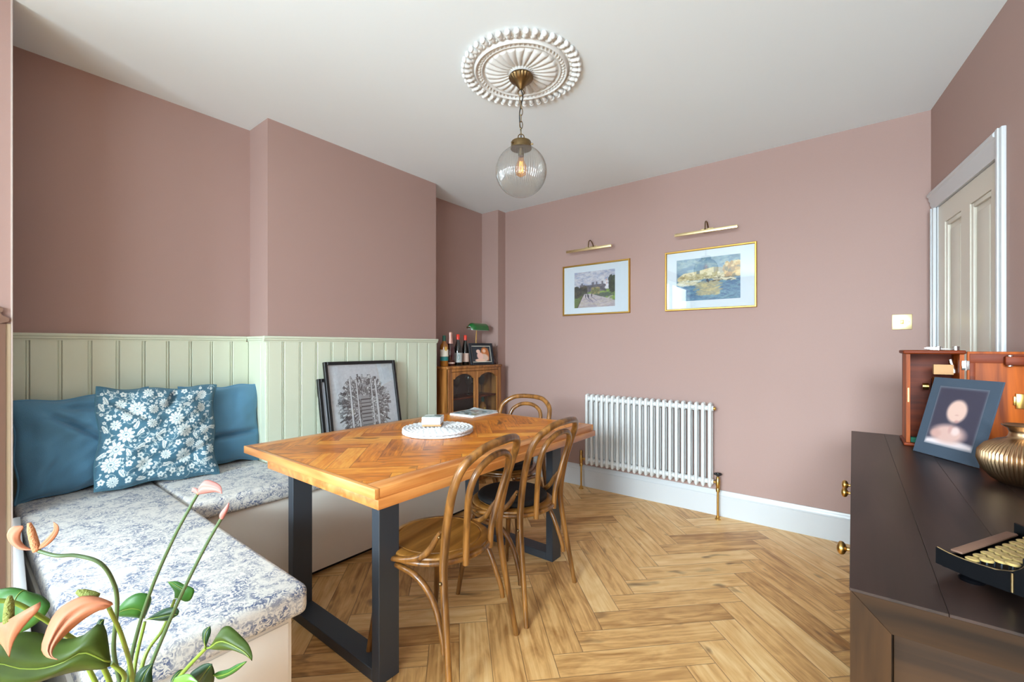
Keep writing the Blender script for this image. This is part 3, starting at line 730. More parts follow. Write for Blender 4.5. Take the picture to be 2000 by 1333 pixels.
# magazines
def cover(sd, W=70, H=90):
    random.seed(sd); c = Canvas(W, H, (206, 222, 228))
    c.poly([(0, 0), (1, 0), (1, .2), (0, .26)], (228, 238, 242)); c.daubs(60, .1, .95, .25, .95, [(120, 160, 170), (60, 100, 110), (230, 232, 228), (150, 146, 140), (90, 110, 90)], (.09, .05), .7)
    for k in range(3): c.line(.1, .09+.05*k, .1+.25*(3-k), .09+.05*k, .012, (40, 150, 160))
    c.line(.12, .30, .5, .32, .015, (178, 60, 60)); c.ell(.8, .8, .08, .05, (110, 170, 70)); return c.a
mg = thing('magazine', 'glossy magazine with pale blue cover lying on top at the far end of the table', 'magazine', (-2.115, 2.283, .7685), math.radians(6), 'magazines on the table')
b = MB(); b.box(-.105, .105, -.14, .14, 0, .006, .001); b.build('pages', 'paper', mg)
paint_grid('magazine_cover', cover(3), lambda u, v: (-.107+.214*u, -.142+.284*v, .0066+.010*max(0, .25-u)**1*(1-v)*0+.02*max(0, v-.8)*max(0, .4-u)*5), M['paintg'], mg)
mg2 = thing('magazine', 'second magazine lying underneath, its white page edges showing', 'magazine', (-2.105, 2.275, .7612), math.radians(2), 'magazines on the table')
b = MB(); b.box(-.105, .105, -.14, .14, 0, .007, .001); b.build('pages', 'paper', mg2)
paint_grid('magazine_cover', cover(4, 20, 26), lambda u, v: (-.105+.21*u, -.14+.28*v, .0072), M['paintg'], mg2)

# ============================================================ radiator
rad = thing('column_radiator', 'white column radiator mounted low on the pink back wall', 'radiator', (-1.307, 3.38, 0))
xs = [-1.803+i*.0472 for i in range(22)]
for i, x in enumerate(xs):
    b = MB()
    for y in (3.362, 3.408):
        b.tube(smooth_path([(x, 3.385, .236), (x, y+(.004 if y < 3.38 else -.004), .240), (x, y, .262), (x, y, .53), (x, y, .79), (x, y+(.004 if y < 3.38 else -.004), .814), (x, 3.385, .820)], 4), .0128, 10)
    b.lathe([(0, -.0155), (.024, -.0155), (.027, -.007), (.027, .007), (.024, .0155), (0, .0155)], (x, 3.385, .262), 14, 'x')
    b.lathe([(0, -.0155), (.024, -.0155), (.027, -.007), (.027, .007), (.024, .0155), (0, .0155)], (x, 3.385, .790), 14, 'x')
    b.build('column', 'rad', rad, local=False, ang=60)
for z in (.262, .790):
    b = MB(); b.cyl((xs[0]-.015, 3.385, z), (xs[-1]+.022, 3.385, z), .018, n=16); b.build('header_tube', 'rad', rad, local=False)
b = MB(); b.lathe([(0, 0), (.013, 0), (.013, .012), (.008, .016), (0, .016)], (xs[-1]+.022, 3.385, .790), 14, 'x'); b.build('vent_plug', 'brass', rad, local=False)
for x in (xs[3], xs[-4]):
    for z in (.27, .78):
        b = MB(); b.box(x+.018, x+.029, 3.385, YB-.0005, z-.012, z+.012); b.build('wall_bracket', 'rad', rad, local=False)
for (x, wheel, lab_) in ((-1.868, False, 'brass lockshield valve on a tall pipe at the left end of the radiator'), (-.762, True, 'brass radiator valve with black wheel head at the right end of the radiator')):
    v = thing('radiator_valve', lab_, 'valve', (x, 3.385, 0), group='brass valves of the radiator')
    b = MB(); b.cyl((0, 0, 0), (0, 0, .225), .0078, n=14); b.build('pipe', 'brass', v)
    b = MB(); b.lathe([(0, .0), (.021, .0), (.021, .004), (.013, .010), (.013, .022), (0, .022)], n=20); b.build('floor_collar', 'brass', v)
    sx = 1 if not wheel else -1; L_ = .050 if not wheel else .048
    b = MB(); b.lathe([(0, .195), (.013, .195), (.014, .215), (.011, .222), (.014, .232), (.015, .252), (.015, .278), (.011, .286), (.011, .300), (0, .300)], n=18)
    b.cyl((0, 0, .262), (sx*L_, 0, .262), .009, n=14); b.lathe([(0, -.006), (.014, -.006), (.014, .006), (0, .006)], (sx*(L_-.012), 0, .262), 6, 'x'); b.build('valve_body', 'brass', v)
    if wheel:
        b = MB(); b.lathe([(0, .306), (.010, .306), (.012, .316), (.008, .330), (0, .330)], n=16)
        b.tube([(.023*math.cos(a), .023*math.sin(a), .322) for a in np.linspace(0, 2*PI, 25)[:-1]], .0055, 8, closed=True)
        for a in (0, PI/2): b.cyl((-.022*math.cos(a), -.022*math.sin(a), .322), (.022*math.cos(a), .022*math.sin(a), .322), .004, n=8)
        b.build('hand_wheel', 'frame_black', v)
        b = MB(); b.cyl((0, 0, .298), (0, 0, .308), .008, n=12); b.build('spindle', 'brass', v)
    else:
        b = MB(); b.lathe([(0, .298), (.012, .298), (.0125, .325), (.010, .333), (0, .334)], n=16); b.build('valve_cap', 'brass', v)

# ============================================================ pictures and lamps on the back wall
def picture(name, label, x0, x1, z0, z1, ix0, ix1, iz0, iz1, canvas, grp):
    yf = YB-.022; t = thing(name, label, 'picture', ((x0+x1)/2, YB, z0), group=grp)
    w = .014; b = MB()
    prof = [(0, 0), (0, -.018), (.003, -.022), (.010, -.022), (w, -.014), (w, 0)]
    # mitred frame: sweep the profile around the rectangle
    cs = [(x0, z0, 1, 1), (x1, z0, -1, 1), (x1, z1, -1, -1), (x0, z1, 1, -1)]
    rings = [[b.bm.verts.new((cx+sx*p[0], YB-.0005+p[1], cz_+sz*p[0])) for p in prof] for cx, cz_, sx, sz in cs]
    for i in range(4):
        A, B = rings[i], rings[(i+1) % 4]
        for k in range(len(prof)): b.bm.faces.new((A[k], A[(k+1) % len(prof)], B[(k+1) % len(prof)], B[k]))
    b.build('frame', 'gold', t, local=False, ang=20)
    b = MB(); b.box(x0+w*.6, x1-w*.6, YB-.009, YB-.001, z0+w*.6, z1-w*.6); b.build('mount', 'mount', t, local=False)
    paint_grid('print', canvas, lambda u, v: (ix0+(ix1-ix0)*u, YB-.0096, iz0+(iz1-iz0)*v), M['paint'], t, local=False)
    b = MB(); b.box(x0+w, x1-w, YB-.0125, YB-.0115, z0+w, z1-w); b.build('glass', 'pglass', t, local=False)
    return t
M['mount'] = mat('pale_mount_card', (214, 222, 230), .7)
def castle():
    random.seed(5); c = Canvas(150, 110, (176, 178, 196)); X, Y = c.X, c.Y
    c.daubs(260, 0, 1, 0, .42, [(196, 196, 206), (160, 166, 190), (208, 204, 206), (150, 160, 188), (186, 180, 190)], (.07, .02), .6)
    c.poly([(0, .55), (.2, .5), (1, .52), (1, 1), (0, 1)], (92, 120, 66)); c.daubs(160, .45, 1, .56, .80, [(126, 156, 72), (100, 134, 62), (146, 170, 84)], (.09, .015), .7)
    c.daubs(40, .5, 1, .64, .70, [(72, 92, 78)], (.10, .012), .7)
    for (a, b_, h) in ((.15, .28, .36), (.26, .50, .38), (.48, .78, .37), (.44, .50, .31), (.55, .58, .30), (.68, .72, .30), (.18, .22, .32)): c.poly([(a, h), (b_, h), (b_, .56), (a, .56)], (98, 96, 108))
    c.daubs(120, .15, .78, .40, .56, [(84, 84, 98), (112, 106, 112), (70, 76, 84)], (.02, .02), .7)
    c.daubs(150, 0, .30, .45, .68, [(46, 58, 52), (58, 66, 54), (80, 76, 56), (40, 48, 50)], (.04, .04), .8)
    c.daubs(80, .45, .62, .48, .60, [(126, 122, 74), (96, 104, 66), (150, 136, 90)], (.03, .03), .8)
    c.daubs(90, .88, 1, .22, .56, [(44, 60, 54), (60, 76, 56)], (.04, .05), .85)
    c.poly([(.26, .62), (.42, .62), (1, .84), (1, 1), (.05, 1)], (178, 168, 172)); c.daubs(160, .15, .9, .72, 1, [(192, 178, 178), (166, 156, 166), (184, 172, 160)], (.07, .015), .6)
    c.poly([(0, .80), (.22, .64), (.08, 1), (0, 1)], (92, 110, 60)); c.line(.23, .64, .08, 1, .008, (70, 60, 60))
    for (x, y) in ((.29, .68), (.36, .70), (.345, .66), (.44, .66)): c.ell(x, y, .012, .035, (40, 44, 64)); c.line(x, y+.05, x+.12, y+.16, .006, (96, 96, 124), .7)
    c.line(.80, .38, .80, .26, .012, (200, 150, 130)); c.daubs(20, .76, .84, .3, .5, [(220, 214, 220)], (.015, .02), .8)
    c.noise(4, 24); return c.a
def river():
    random.seed(8); c = Canvas(170, 120, (108, 142, 160))
    c.daubs(260, 0, 1, 0, .45, [(98, 134, 156), (124, 156, 168), (86, 122, 150), (146, 168, 172)], (.08, .025), .6)
    c.poly([(.02, .44), (.12, .34), (.34, .31), (.40, .36), (.40, .52), (.02, .52)], (206, 190, 146))
    c.poly([(.38, .30), (.60, .24), (.78, .28), (.78, .52), (.38, .52)], (214, 200, 158)); c.poly([(.60, .24), (.78, .28), (.78, .52), (.60, .52)], (160, 150, 122)); c.poly([(.33, .30), (.38, .30), (.38, .42), (.33, .42)], (92, 106, 104))
    c.daubs(150, .05, .8, .38, .54, [(168, 150, 96), (220, 206, 168), (138, 124, 78), (190, 172, 120)], (.03, .02), .7)
    c.daubs(160, .78, 1, .18, .52, [(206, 160, 78), (226, 196, 130), (168, 124, 54), (110, 100, 64)], (.035, .03), .8)
    c.poly([(0, .52), (1, .50), (1, 1), (0, 1)], (70, 116, 148)); c.daubs(320, 0, 1, .55, 1, [(64, 112, 150), (92, 138, 164), (52, 98, 136), (104, 150, 166)], (.09, .016), .6)
    c.daubs(130, .35, .66, .58, .86, [(196, 178, 128), (170, 158, 120), (150, 150, 128)], (.07, .014), .7)
    c.daubs(50, .05, .35, .54, .62, [(204, 196, 160), (230, 226, 210)], (.06, .012), .7); c.daubs(30, .6, .9, .5, .56, [(96, 84, 60), (226, 214, 180)], (.05, .012), .8)
    c.poly([(.48, .54), (.5, .48), (.53, .56), (.52, .6)], (46, 56, 66)); c.noise(4, 26); return c.a
picture('framed_picture', 'gold-framed print of a castle and path in parkland, left of the pair', -2.097, -1.453, 1.518, 1.968, -1.978, -1.587, 1.583, 1.899, castle(), 'gold-framed pictures on the back wall')
picture('framed_picture', 'gold-framed print of buildings reflected in blue water, right of the pair', -1.163, -.526, 1.514, 1.973, -1.075, -.63, 1.585, 1.902, river(), 'gold-framed pictures on the back wall')
for xc, lab_ in ((-1.79, 'brass picture light bar above the castle print'), (-.845, 'brass picture light bar above the water print')):
    t = thing('picture_light', lab_, 'lamp', (xc, YB, 2.09), group='brass picture lights')
    b = MB(); b.box(-.215, .215, -.112, -.092, -.024, -.004, .002); b.build('lamp_bar', 'pbrass', t)
    b = MB(); b.box(-.035, .035, -.010, -.0005, -.002, .03, .003); b.build('wall_plate', 'pbrass', t)
    b = MB(); b.box(-.03, -.008, -.098, -.088, -.006, .006, .002); b.box(.01, .03, -.098, -.088, -.006, .006, .002); b.build('bracket', 'pbrass', t)
    b = MB(); b.tube(smooth_path([(0, -.006, .015), (0, -.03, .05), (0, -.062, .066), (0, -.092, .05), (0, -.1, -.002)], 6), .0045, 8); b.build('arm', 'abrass', t)
t = thing('light_switch', 'single brass light switch plate on the wall left of the door', 'switch', (.232, YB, 1.383))
b = MB(); b.box(-.045, .045, -.005, -.0003, -.045, .045, .0035, 2); b.build('face_plate', 'pbrass', t)
b = MB(); b.box(-.0075, .0075, -.010, -.005, -.012, .012, .0015); b.build('rocker', 'brass', t)
for s in (-1, 1):
    b = MB(); b.lathe([(0, -.0058), (.0035, -.0056), (.0035, -.005), (0, -.005)], (s*.031, 0, 0), 12, 'y'); b.build('screw', 'abrass', t)

# ============================================================ pendant lamp and ceiling rose
RX, RY = -1.290, 1.732
rose = thing('ceiling_rose', 'ornate white plaster ceiling rose around the pendant lamp', 'ceiling rose', (RX, RY, CH))
NF = 26
def rz_(r, a):
    """depth below the ceiling"""
    def g(x, c, w): return math.exp(-((x-c)/w)**2)
    z = .004
    if r < .20:
        k = max(0., min(1., (r-.050)/.02))*max(0., min(1., (.183-r)/.012))
        env = .008+.012*math.sin(min(1, max(0, (r-.05)/.135))*PI*.85+.15)
        ribs = abs(math.cos(a*NF/2+.5*math.sin(r*20)))
        z += k*(env*(.35+.65*ribs**.6)) + .018*g(r, .045, .014)
    z += .012*g(r, .193, .0045)
    z += .014*g(r, .207, .008)*(.5+.5*math.sin(a*60+r*260))
    z += .016*g(r, .224, .0065)
    if r > .231: z *= max(0, 1-(r-.231)/.006*.8) if r < .237 else .5
    return z
b = MB(); NR, NA = 74, 384; V = []
for i in range(NR+1):
    r = .001+.239*i/NR; V.append([b.bm.verts.new((r*math.cos(2*PI*k/NA), r*math.sin(2*PI*k/NA), -rz_(r, 2*PI*k/NA)-.001)) for k in range(NA)])
for i in range(NR):
    for k in range(NA): b.bm.faces.new((V[i][k], V[i+1][k], V[i+1][(k+1) % NA], V[i][(k+1) % NA]))
b.build('rose_centre', 'plaster', rose, ang=180, recalc=False)
b = MB()
for k in range(44):
    a = 2*PI*k/44; m0 = Matrix.Rotation(a, 4, 'Z')
    for (r, rx, ry, rz0, zz) in ((.268, .024, .0115, .013, -.009), (.285, .011, .014, .014, -.010), (.246, .009, .016, .008, -.006)):
        g = bmesh.ops.create_uvsphere(b.bm, u_segments=10, v_segments=6, radius=1)
        bmesh.ops.transform(b.bm, matrix=m0 @ Matrix.Translation((r, 0, zz)) @ Matrix.Diagonal((rx, ry, rz0, 1)), verts=g['verts'])
b.lathe([(.236, 0), (.236, -.006), (.262, -.005), (.270, 0)], n=96)
b.build('rose_border', 'plaster', rose, ang=60)
pend = thing('pendant_lamp', 'hanging pendant lamp with ribbed glass globe and antique brass fittings', 'lamp', (RX, RY, CH))
b = MB(); b.lathe([(0, -.026), (.052, -.026), (.058, -.030), (.060, -.038), (.052, -.050), (.040, -.060), (.030, -.066), (.020, -.080), (.008, -.094), (0, -.096)], n=48, mod=lambda a, r, z: 1+(.03*math.cos(24*a) if -.062 < z < -.036 else 0)); b.build('ceiling_cup', 'abrass', pend)
def link(b, zc, ang, ln=.017, wd_=.009, rr=.0019):
    ca, sa = math.cos(ang), math.sin(ang)
    b.tube([(wd_*math.cos(t)*ca, wd_*math.cos(t)*sa, zc+ln*math.sin(t)*(1 if abs(math.sin(t)) < .9 else 1)) for t in np.linspace(0, 2*PI, 17)[:-1]], rr, 6, closed=True)
b = MB(); link(b, -.110, .65, .015, .015, .0026)
zc = -.140; k = 0
while zc > -.305: link(b, zc, PI/2*k+.65, .019, .0075); zc -= .0325; k += 1
link(b, -.330, .65, .015, .015, .0026)
b.build('chain', 'abrass', pend)
b = MB(); b.tube(smooth_path([(0, 0, -.096), (.008, .004, -.13), (.004, -.004, -.17), (-.006, -.004, -.21), (-.008, 0, -.26), (-.004, .004, -.30), (0, 0, -.345)], 6), .0028, 8); b.build('flex', 'frame_black', pend)
GZ = -.500
b = MB(); b.lathe([(0, -.345), (.006, -.345), (.010, -.352), (.048, -.354), (.050, -.358), (.050, -.382), (.052, -.384), (.052, -.388), (0, -.388)], n=40); b.build('gallery', 'abrass', pend)
for a in (0.3, 2.4, 4.5):
    b = MB(); b.cyl((.05*math.cos(a), .05*math.sin(a), -.373), (.062*math.cos(a), .062*math.sin(a), -.373), .004, n=10); b.build('screw', 'abrass', pend)
b = MB(); prof = []
for i in range(41):
    th = math.radians(22+(180-22)*i/40); prof.append((.1235*math.sin(th)+1e-4, GZ+.1235*math.cos(th)))
b.lathe(prof, n=512, mod=lambda a, r, z: 1+.020*math.cos(64*a)*min(1, r/.05)); b.build('globe_shade', 'globe', pend, ang=180)
b = MB(); b.cyl((0, 0, -.388), (0, 0, -.425), .014, n=16); b.build('lamp_holder', 'abrass', pend)
b = MB(); b.lathe([(0, -.425), (.013, -.425), (.014, -.440), (.028, -.475), (.030, -.495), (.024, -.515), (.008, -.525), (0, -.526)], n=24); b.build('light_bulb', 'bulb', pend)
fm = bpy.data.materials.new('glowing_filament'); fm.use_nodes = True; fb = fm.node_tree.nodes['Principled BSDF']; fb.inputs['Emission Color'].default_value = (1, .55, .2, 1); fb.inputs['Emission Strength'].default_value = 2.5
b = MB()
for a in range(6): b.cyl((.007*math.cos(a), .007*math.sin(a), -.45), (.011*math.cos(a+.5), .011*math.sin(a+.5), -.505), .0009, n=6)
b.build('filament', fm, pend)

# ============================================================ framed print on the bench
def engraving():
    random.seed(21); W = 190; c = Canvas(W, W, (205, 208, 214)); c.noise(3, 40)
    cols = [(84, 82, 86), (140, 138, 140), (184, 184, 186), (112, 110, 114), (216, 218, 220), (226, 228, 230), (160, 158, 160), (200, 200, 204)]
    cx, cy = .5, .53
    c.ell(cx, cy, .35, .36, (150, 150, 154), al=.85)
    for n, (r0, r1) in ((260, (.27, .39)), (240, (.17, .32)), (170, (.05, .24))):
        for k in range(n):
            a = random.uniform(0, 2*PI); r = random.uniform(r0, r1); x, y = cx+r*math.cos(a), cy+r*math.sin(a)
            l_, w_ = random.uniform(.03, .075), random.uniform(.012, .028); ux, uy = math.cos(a), math.sin(a)
            q = [(x+ux*l_/2-uy*w_/2, y+uy*l_/2+ux*w_/2), (x+ux*l_/2+uy*w_/2, y+uy*l_/2-ux*w_/2), (x-ux*l_/2+uy*w_/2, y-uy*l_/2-ux*w_/2), (x-ux*l_/2-uy*w_/2, y-uy*l_/2+ux*w_/2)]
            col = random.choice(cols); c.poly(q, col)
            for i in range(4): c.line(*q[i], *q[(i+1) % 4], .0022, (62, 62, 66), .8)
            for j in range(random.randint(0, 4)):
                t = random.uniform(-.4, .4); c.line(x+ux*l_*t-uy*w_*.4, y+uy*l_*t+ux*w_*.4, x+ux*l_*t+uy*w_*.4, y+uy*l_*t-ux*w_*.4, .002, (30, 30, 34), .8)
    for (x, w_) in ((.30, .016), (.40, .012), (.62, .012), (.69, .02)):
        c.poly([(x-w_, .90), (x+w_, .90), (x+w_*.7, .2), (x-w_*.7, .2)], (214, 216, 220)); c.line(x+w_, .9, x+w_*.7, .2, .003, (60, 60, 64))
    for (a, b_) in ((.42, .60),):
        c.poly([(a, .84), (b_, .84), (b_-.03, .4), (a+.03, .4)], (150, 150, 152))
        for k in range(9): c.line(a+.02, .45+k*.045, b_-.02, .45+k*.045, .004 if k % 2 else .007, (50, 50, 54))
    c.poly([(.3, .82), (.5, .78), (.74, .82), (.62, .96), (.38, .96)], (196, 200, 206))
    for k in range(14):
        a = math.radians(20+k*10.5); c.line(cx+.36*math.cos(a), cy+.36*math.sin(a), cx+.42*math.cos(a), cy+.42*math.sin(a), .008, (50, 50, 54) if k % 2 else (216, 218, 222))
    return c.a
lean = math.atan2(.105, .565)
def leaning_frame(label, loc, w, h, canv, back=False):
    t = thing('framed_print', label, 'picture', loc, rot=(0, -lean, 0), group='framed prints leaning on the bench')
    f = .021; b = MB()
    b.box(-.0, .026, -w/2, -w/2+f, 0, h, .0015, 1); b.box(-.0, .026, w/2-f, w/2, 0, h, .0015, 1); b.box(0, .026, -w/2+f, w/2-f, 0, f, .0015, 1); b.box(0, .026, -w/2+f, w/2-f, h-f, h, .0015, 1)
    b.build('frame', 'frame_black', t)
    b = MB(); b.box(.002, .012, -w/2+f*.5, w/2-f*.5, f*.5, h-f*.5); b.build('backing', 'mount', t)
    if canv is not None:
        paint_grid('print', canv, lambda u, v: (.0126, -w/2+f+(w-2*f)*u, f+(h-2*f)*v), M['paint'], t)
        b = MB(); b.box(.016, .017, -w/2+f, w/2-f, f, h-f); b.build('glass', 'pglass', t)
    return t
leaning_frame('large black-framed black-and-white round city engraving leaning on the sage panelling', (-2.606, 1.760, .5575), .552, .585, engraving())
leaning_frame('second black frame mostly hidden behind the city engraving, showing at its left edge', (-2.640, 1.700, .5575), .50, .475, None)

# ============================================================ glazed cabinet in the alcove and what stands on it
cab = thing('display_cabinet', 'small honey oak display cabinet with two arched glazed doors in the alcove', 'cabinet', (-2.84, 2.95, 0))
cx0, cx1, cy0, cy1, ct = -2.985, -2.705, 2.590, 3.300, 1.066
b = MB(); b.box(cx0, cx1, cy0, cy0+.02, .05, ct-.022); b.box(cx0, cx1, cy1-.02, cy1, .05, ct-.022); b.box(cx0, cx1, cy0+.02, cy1-.02, .05, .08); b.build('side_panel', 'oakcab', cab, local=False)
b = MB(); b.box(cx0, cx0+.008, cy0+.02, cy1-.02, .08, ct-.022); b.build('back_panel', 'interior', cab, local=False)
b = MB(); b.box(cx0-.0, cx1+.012, cy0-.012, cy1+.01, ct-.022, ct, .006, 3); b.build('cabinet_top', 'oakcab', cab, local=False)
b = MB(); b.box(cx0, cx1-.01, cy0+.02, cy1-.02, .0, .05); b.build('plinth', 'oakcab', cab, local=False)
b = MB(); b.box(cx1-.012, cx1+.008, cy0, cy0+.038, .05, ct-.022, .004); b.box(cx1-.012, cx1+.008, cy1-.038, cy1, .05, ct-.022, .004); b.box(cx1-.012, cx1+.004, cy0+.038, cy1-.038, ct-.047, ct-.022, .003); b.build('face_frame', 'oakcab', cab, local=False)
b = MB(); b.box(cx0+.01, cx1-.03, cy0+.02, cy1-.02, .770, .782); b.build('shelf', 'mahogd', cab, local=False)
b = MB(); b.box(cx0+.01, cx1-.03, cy0+.02, cy1-.02, .470, .482); b.build('shelf', 'mahogd', cab, local=False)
ym = (cy0+cy1)/2
for (a0, a1) in ((cy0+.040, ym-.003), (ym+.003, cy1-.040)):
    z0, z1 = .085, ct-.05; st = .024
    b = MB(); b.box(cx1-.010, cx1+.006, a0, a0+st, z0, z1, .002, 1); b.box(cx1-.010, cx1+.006, a1-st, a1, z0, z1, .002, 1); b.box(cx1-.010, cx1+.006, a0+st, a1-st, z0, z0+.06)
    # arched top rail
    g0, g1 = a0+st-.001, a1-st+.001; pts = [(g0, z1), (g0, z1-.060)]
    for k in range(17):
        u = k/16; y = g0+(g1-g0)*u
        h = .060 if u < .07 or u > .93 else .052-.034*math.sin(PI*min(1, max(0, (u-.07)/.86)))**.8
        pts.append((y, z1-h))
    pts += [(g1, z1-.060), (g1, z1)]
    b.prism(pts, cx1-.010, cx1+.006, 'yz')
    dd = b.build('door', 'oakcab', cab, local=False)
    b = MB(); b.box(cx1-.006, cx1-.003, g0, g1, z0+.055, z1-.02); b.build('pane', 'pane', dd, local=False)
    b = MB(); yk = a1-st*.5 if a0 < ym-.1 else a0+st*.5
    b.ball((cx1+.014, yk, .66), .008); b.build('knob', 'abrass', dd, local=False)
# glasses and bottles inside
def goblet(b, h, r): b.lathe([(0, 0), (r*.85, .0), (r*.8, .003), (.004, .008), (.0035, h*.42), (r*.6, h*.52), (r, h*.72), (r*.92, h), (r*.89, h), (r*.95, h*.72), (r*.5, h*.55), (0, h*.5)], n=20)
wine = None; i = 0
spots = [(-2.87, y, z) for z in (.783,) for y in (2.70, 2.78, 2.86, 3.02, 3.11, 3.20)]+[(-2.84, 2.68, .483), (-2.90, 2.76, .483), (-2.83, 3.0, .483)]
for p in spots:
    if wine is None:
        b = MB(); goblet(b, .17, .036); wine = b.build('wine_glass', 'gobj', ang=60); tag(wine, 'clear stemmed wine glass standing on a shelf inside the display cabinet', 'glass', 'wine glasses inside the cabinet'); wine.location = p
    else:
        q = wine.copy(); COL.objects.link(q); q.location = p
M['amberglass'] = mat('amber_liquor', (150, 92, 32), .12, coat=.7)
M['darkglass'] = mat('dark_wine_glass', (14, 16, 14), .08, coat=.8)
M['label_cream'] = mat('label_cream', (220, 212, 194), .6); M['label_teal'] = mat('label_teal', (36, 120, 116), .6)
M['label_grey'] = mat('label_grey', (168, 170, 168), .6); M['label_pink'] = mat('label_blush', (216, 184, 168), .6)
M['capgreen'] = mat('green_capsule', (20, 84, 66), .4); M['capred'] = mat('red_capsule', (208, 48, 26), .35); M['cappink'] = mat('pink_foil', (214, 170, 156), .35, .4); M['darkred'] = mat('dark_red_glass', (58, 22, 24), .12, coat=.7)
M['pumpkin'] = mat('gold_seal', (204, 160, 70), .5)
def bottle(lab_, x, y, z, kind, grp='bottles on the display cabinet'):
    t = thing('bottle', lab_, 'bottle', (x, y, z), group=grp)
    body, cap, prof, labs = {
        'whisky': ('amberglass', 'capgreen', [(0, 0), (.034, 0), (.037, .004), (.037, .165), (.034, .185), (.020, .205), (.0135, .220), (.0135, .26), (0, .26)], [('label_cream', .085, .145), ('label_teal', .048, .083)]),
        'sparkling': ('darkred', 'cappink', [(0, 0), (.036, 0), (.041, .006), (.041, .13), (.037, .16), (.024, .205), (.015, .24), (.0145, .28), (0, .28)], [('label_pink', .02, .032)]),
        'red': ('darkglass', 'capred', [(0, 0), (.036, 0), (.040, .005), (.040, .12), (.036, .155), (.022, .20), (.0145, .225), (.0145, .275), (0, .275)], [('label_grey', .028, .115)]),
        'slim': ('darkglass', 'capred', [(0, 0), (.034, 0), (.037, .005), (.037, .11), (.032, .15), (.018, .21), (.0135, .235), (.0135, .27), (0, .27)], [('label_pink', .03, .11)]),
    }[kind]
    b = MB(); b.lathe(prof, n=28); b.build('glass_body', body, t, ang=50)
    h = prof[-1][1]; b = MB()
    if kind == 'sparkling': b.lathe([(0, h-.08), (.0265, h-.085), (.021, h-.05), (.017, h-.02), (.0175, h), (.019, h+.008), (.014, h+.020), (0, h+.022)], n=24)
    else: b.lathe([(0, h-.04), (.0150, h-.04), (.0152, h+.004), (.013, h+.008), (0, h+.008)], n=24)
    b.build('capsule', cap, t)
    for (m_, a, c_) in labs:
        r0 = prof[2][0]+.0006; b = MB()
        b.grid(lambda u, v: (r0*math.cos(-.7-1.3+2.8*u), r0*math.sin(-.7-1.3+2.8*u), a+(c_-a)*v), 18, 1); b.build('label', m_, t)
    if kind == 'whisky':
        b = MB(); b.grid(lambda u, v: (.0385*math.cos(-.6+.5*u), .0385*math.sin(-.6+.5*u), .135+.035*v), 6, 1); b.build('seal', 'pumpkin', t)
    if kind == 'red':
        b = MB(); b.tube([(.0412*math.cos(-.65+.24*math.cos(a)), .0412*math.sin(-.65+.24*math.cos(a)), .075+.022*math.sin(a)) for a in np.linspace(0, 2*PI, 21)[:-1]], .0016, 5, closed=True); b.build('label_ring', 'label_teal', t)
    return t
CT = ct+.0003
bottle('amber liquor bottle with green cap and cream and teal label', -2.815, 2.655, CT, 'whisky')
bottle('dark pink sparkling wine bottle with pale pink foil neck', -2.835, 2.748, CT, 'sparkling')
bottle('dark wine bottle with red capsule and grey label with a ring motif', -2.835, 2.845, CT, 'red')
bottle('dark wine bottle with red capsule and blush label beside the photo frame', -2.85, 2.955, CT, 'slim')
bottle('dark bottle with red capsule behind the right glazed cabinet door', -2.86, 3.10, .483, 'slim', 'bottles inside the cabinet')
t = bottle('amber bottle behind the right glazed cabinet door, on the lower shelf', -2.84, 3.19, .483, 'whisky', 'bottles inside the cabinet')
def family():
    random.seed(2); c = Canvas(60, 44, (38, 44, 52))
    c.ell(.68, .35, .22, .24, (186, 104, 48), soft=.5); c.ell(.84, .55, .09, .35, (176, 100, 50), soft=.5); c.ell(.66, .3, .1, .10, (222, 176, 148), soft=.4); c.ell(.60, .75, .30, .22, (206, 176, 158), soft=.4)
    c.ell(.42, .62, .18, .20, (226, 178, 164), soft=.4, ang=-.4); c.ell(.34, .33, .12, .10, (232, 190, 172), soft=.4); c.ell(.4, .9, .3, .08, (228, 184, 160), soft=.4); return c.a
M['darkframe'] = mat('dark_blue_frame', (22, 28, 36), .4)
t = thing('framed_photo', 'dark framed family photo standing among the bottles on the cabinet', 'framed photo', (-2.745, 3.075, CT), rot=(0, -.2, math.radians(-12)))
w_, h_ = .270, .205; b = MB(); f = .024
b.box(0, .014, -w_/2, -w_/2+f, 0, h_, .001, 1); b.box(0, .014, w_/2-f, w_/2, 0, h_, .001, 1); b.box(0, .014, -w_/2+f, w_/2-f, 0, f, .001, 1); b.box(0, .014, -w_/2+f, w_/2-f, h_-f, h_, .001, 1); b.build('frame', 'darkframe', t)
b = MB(); b.box(0, .006, -w_/2+f*.5, w_/2-f*.5, f*.5, h_-f*.5); b.build('backing', 'label_cream', t)
paint_grid('photograph', family(), lambda u, v: (.0066, -w_/2+f+.006+(w_-2*f-.012)*u, f+.006+(h_-2*f-.012)*v), M['paintg'], t)
b = MB(); b.box(-.004, 0, -.02, .02, .02, .14); b.build('strut', 'darkframe', t)
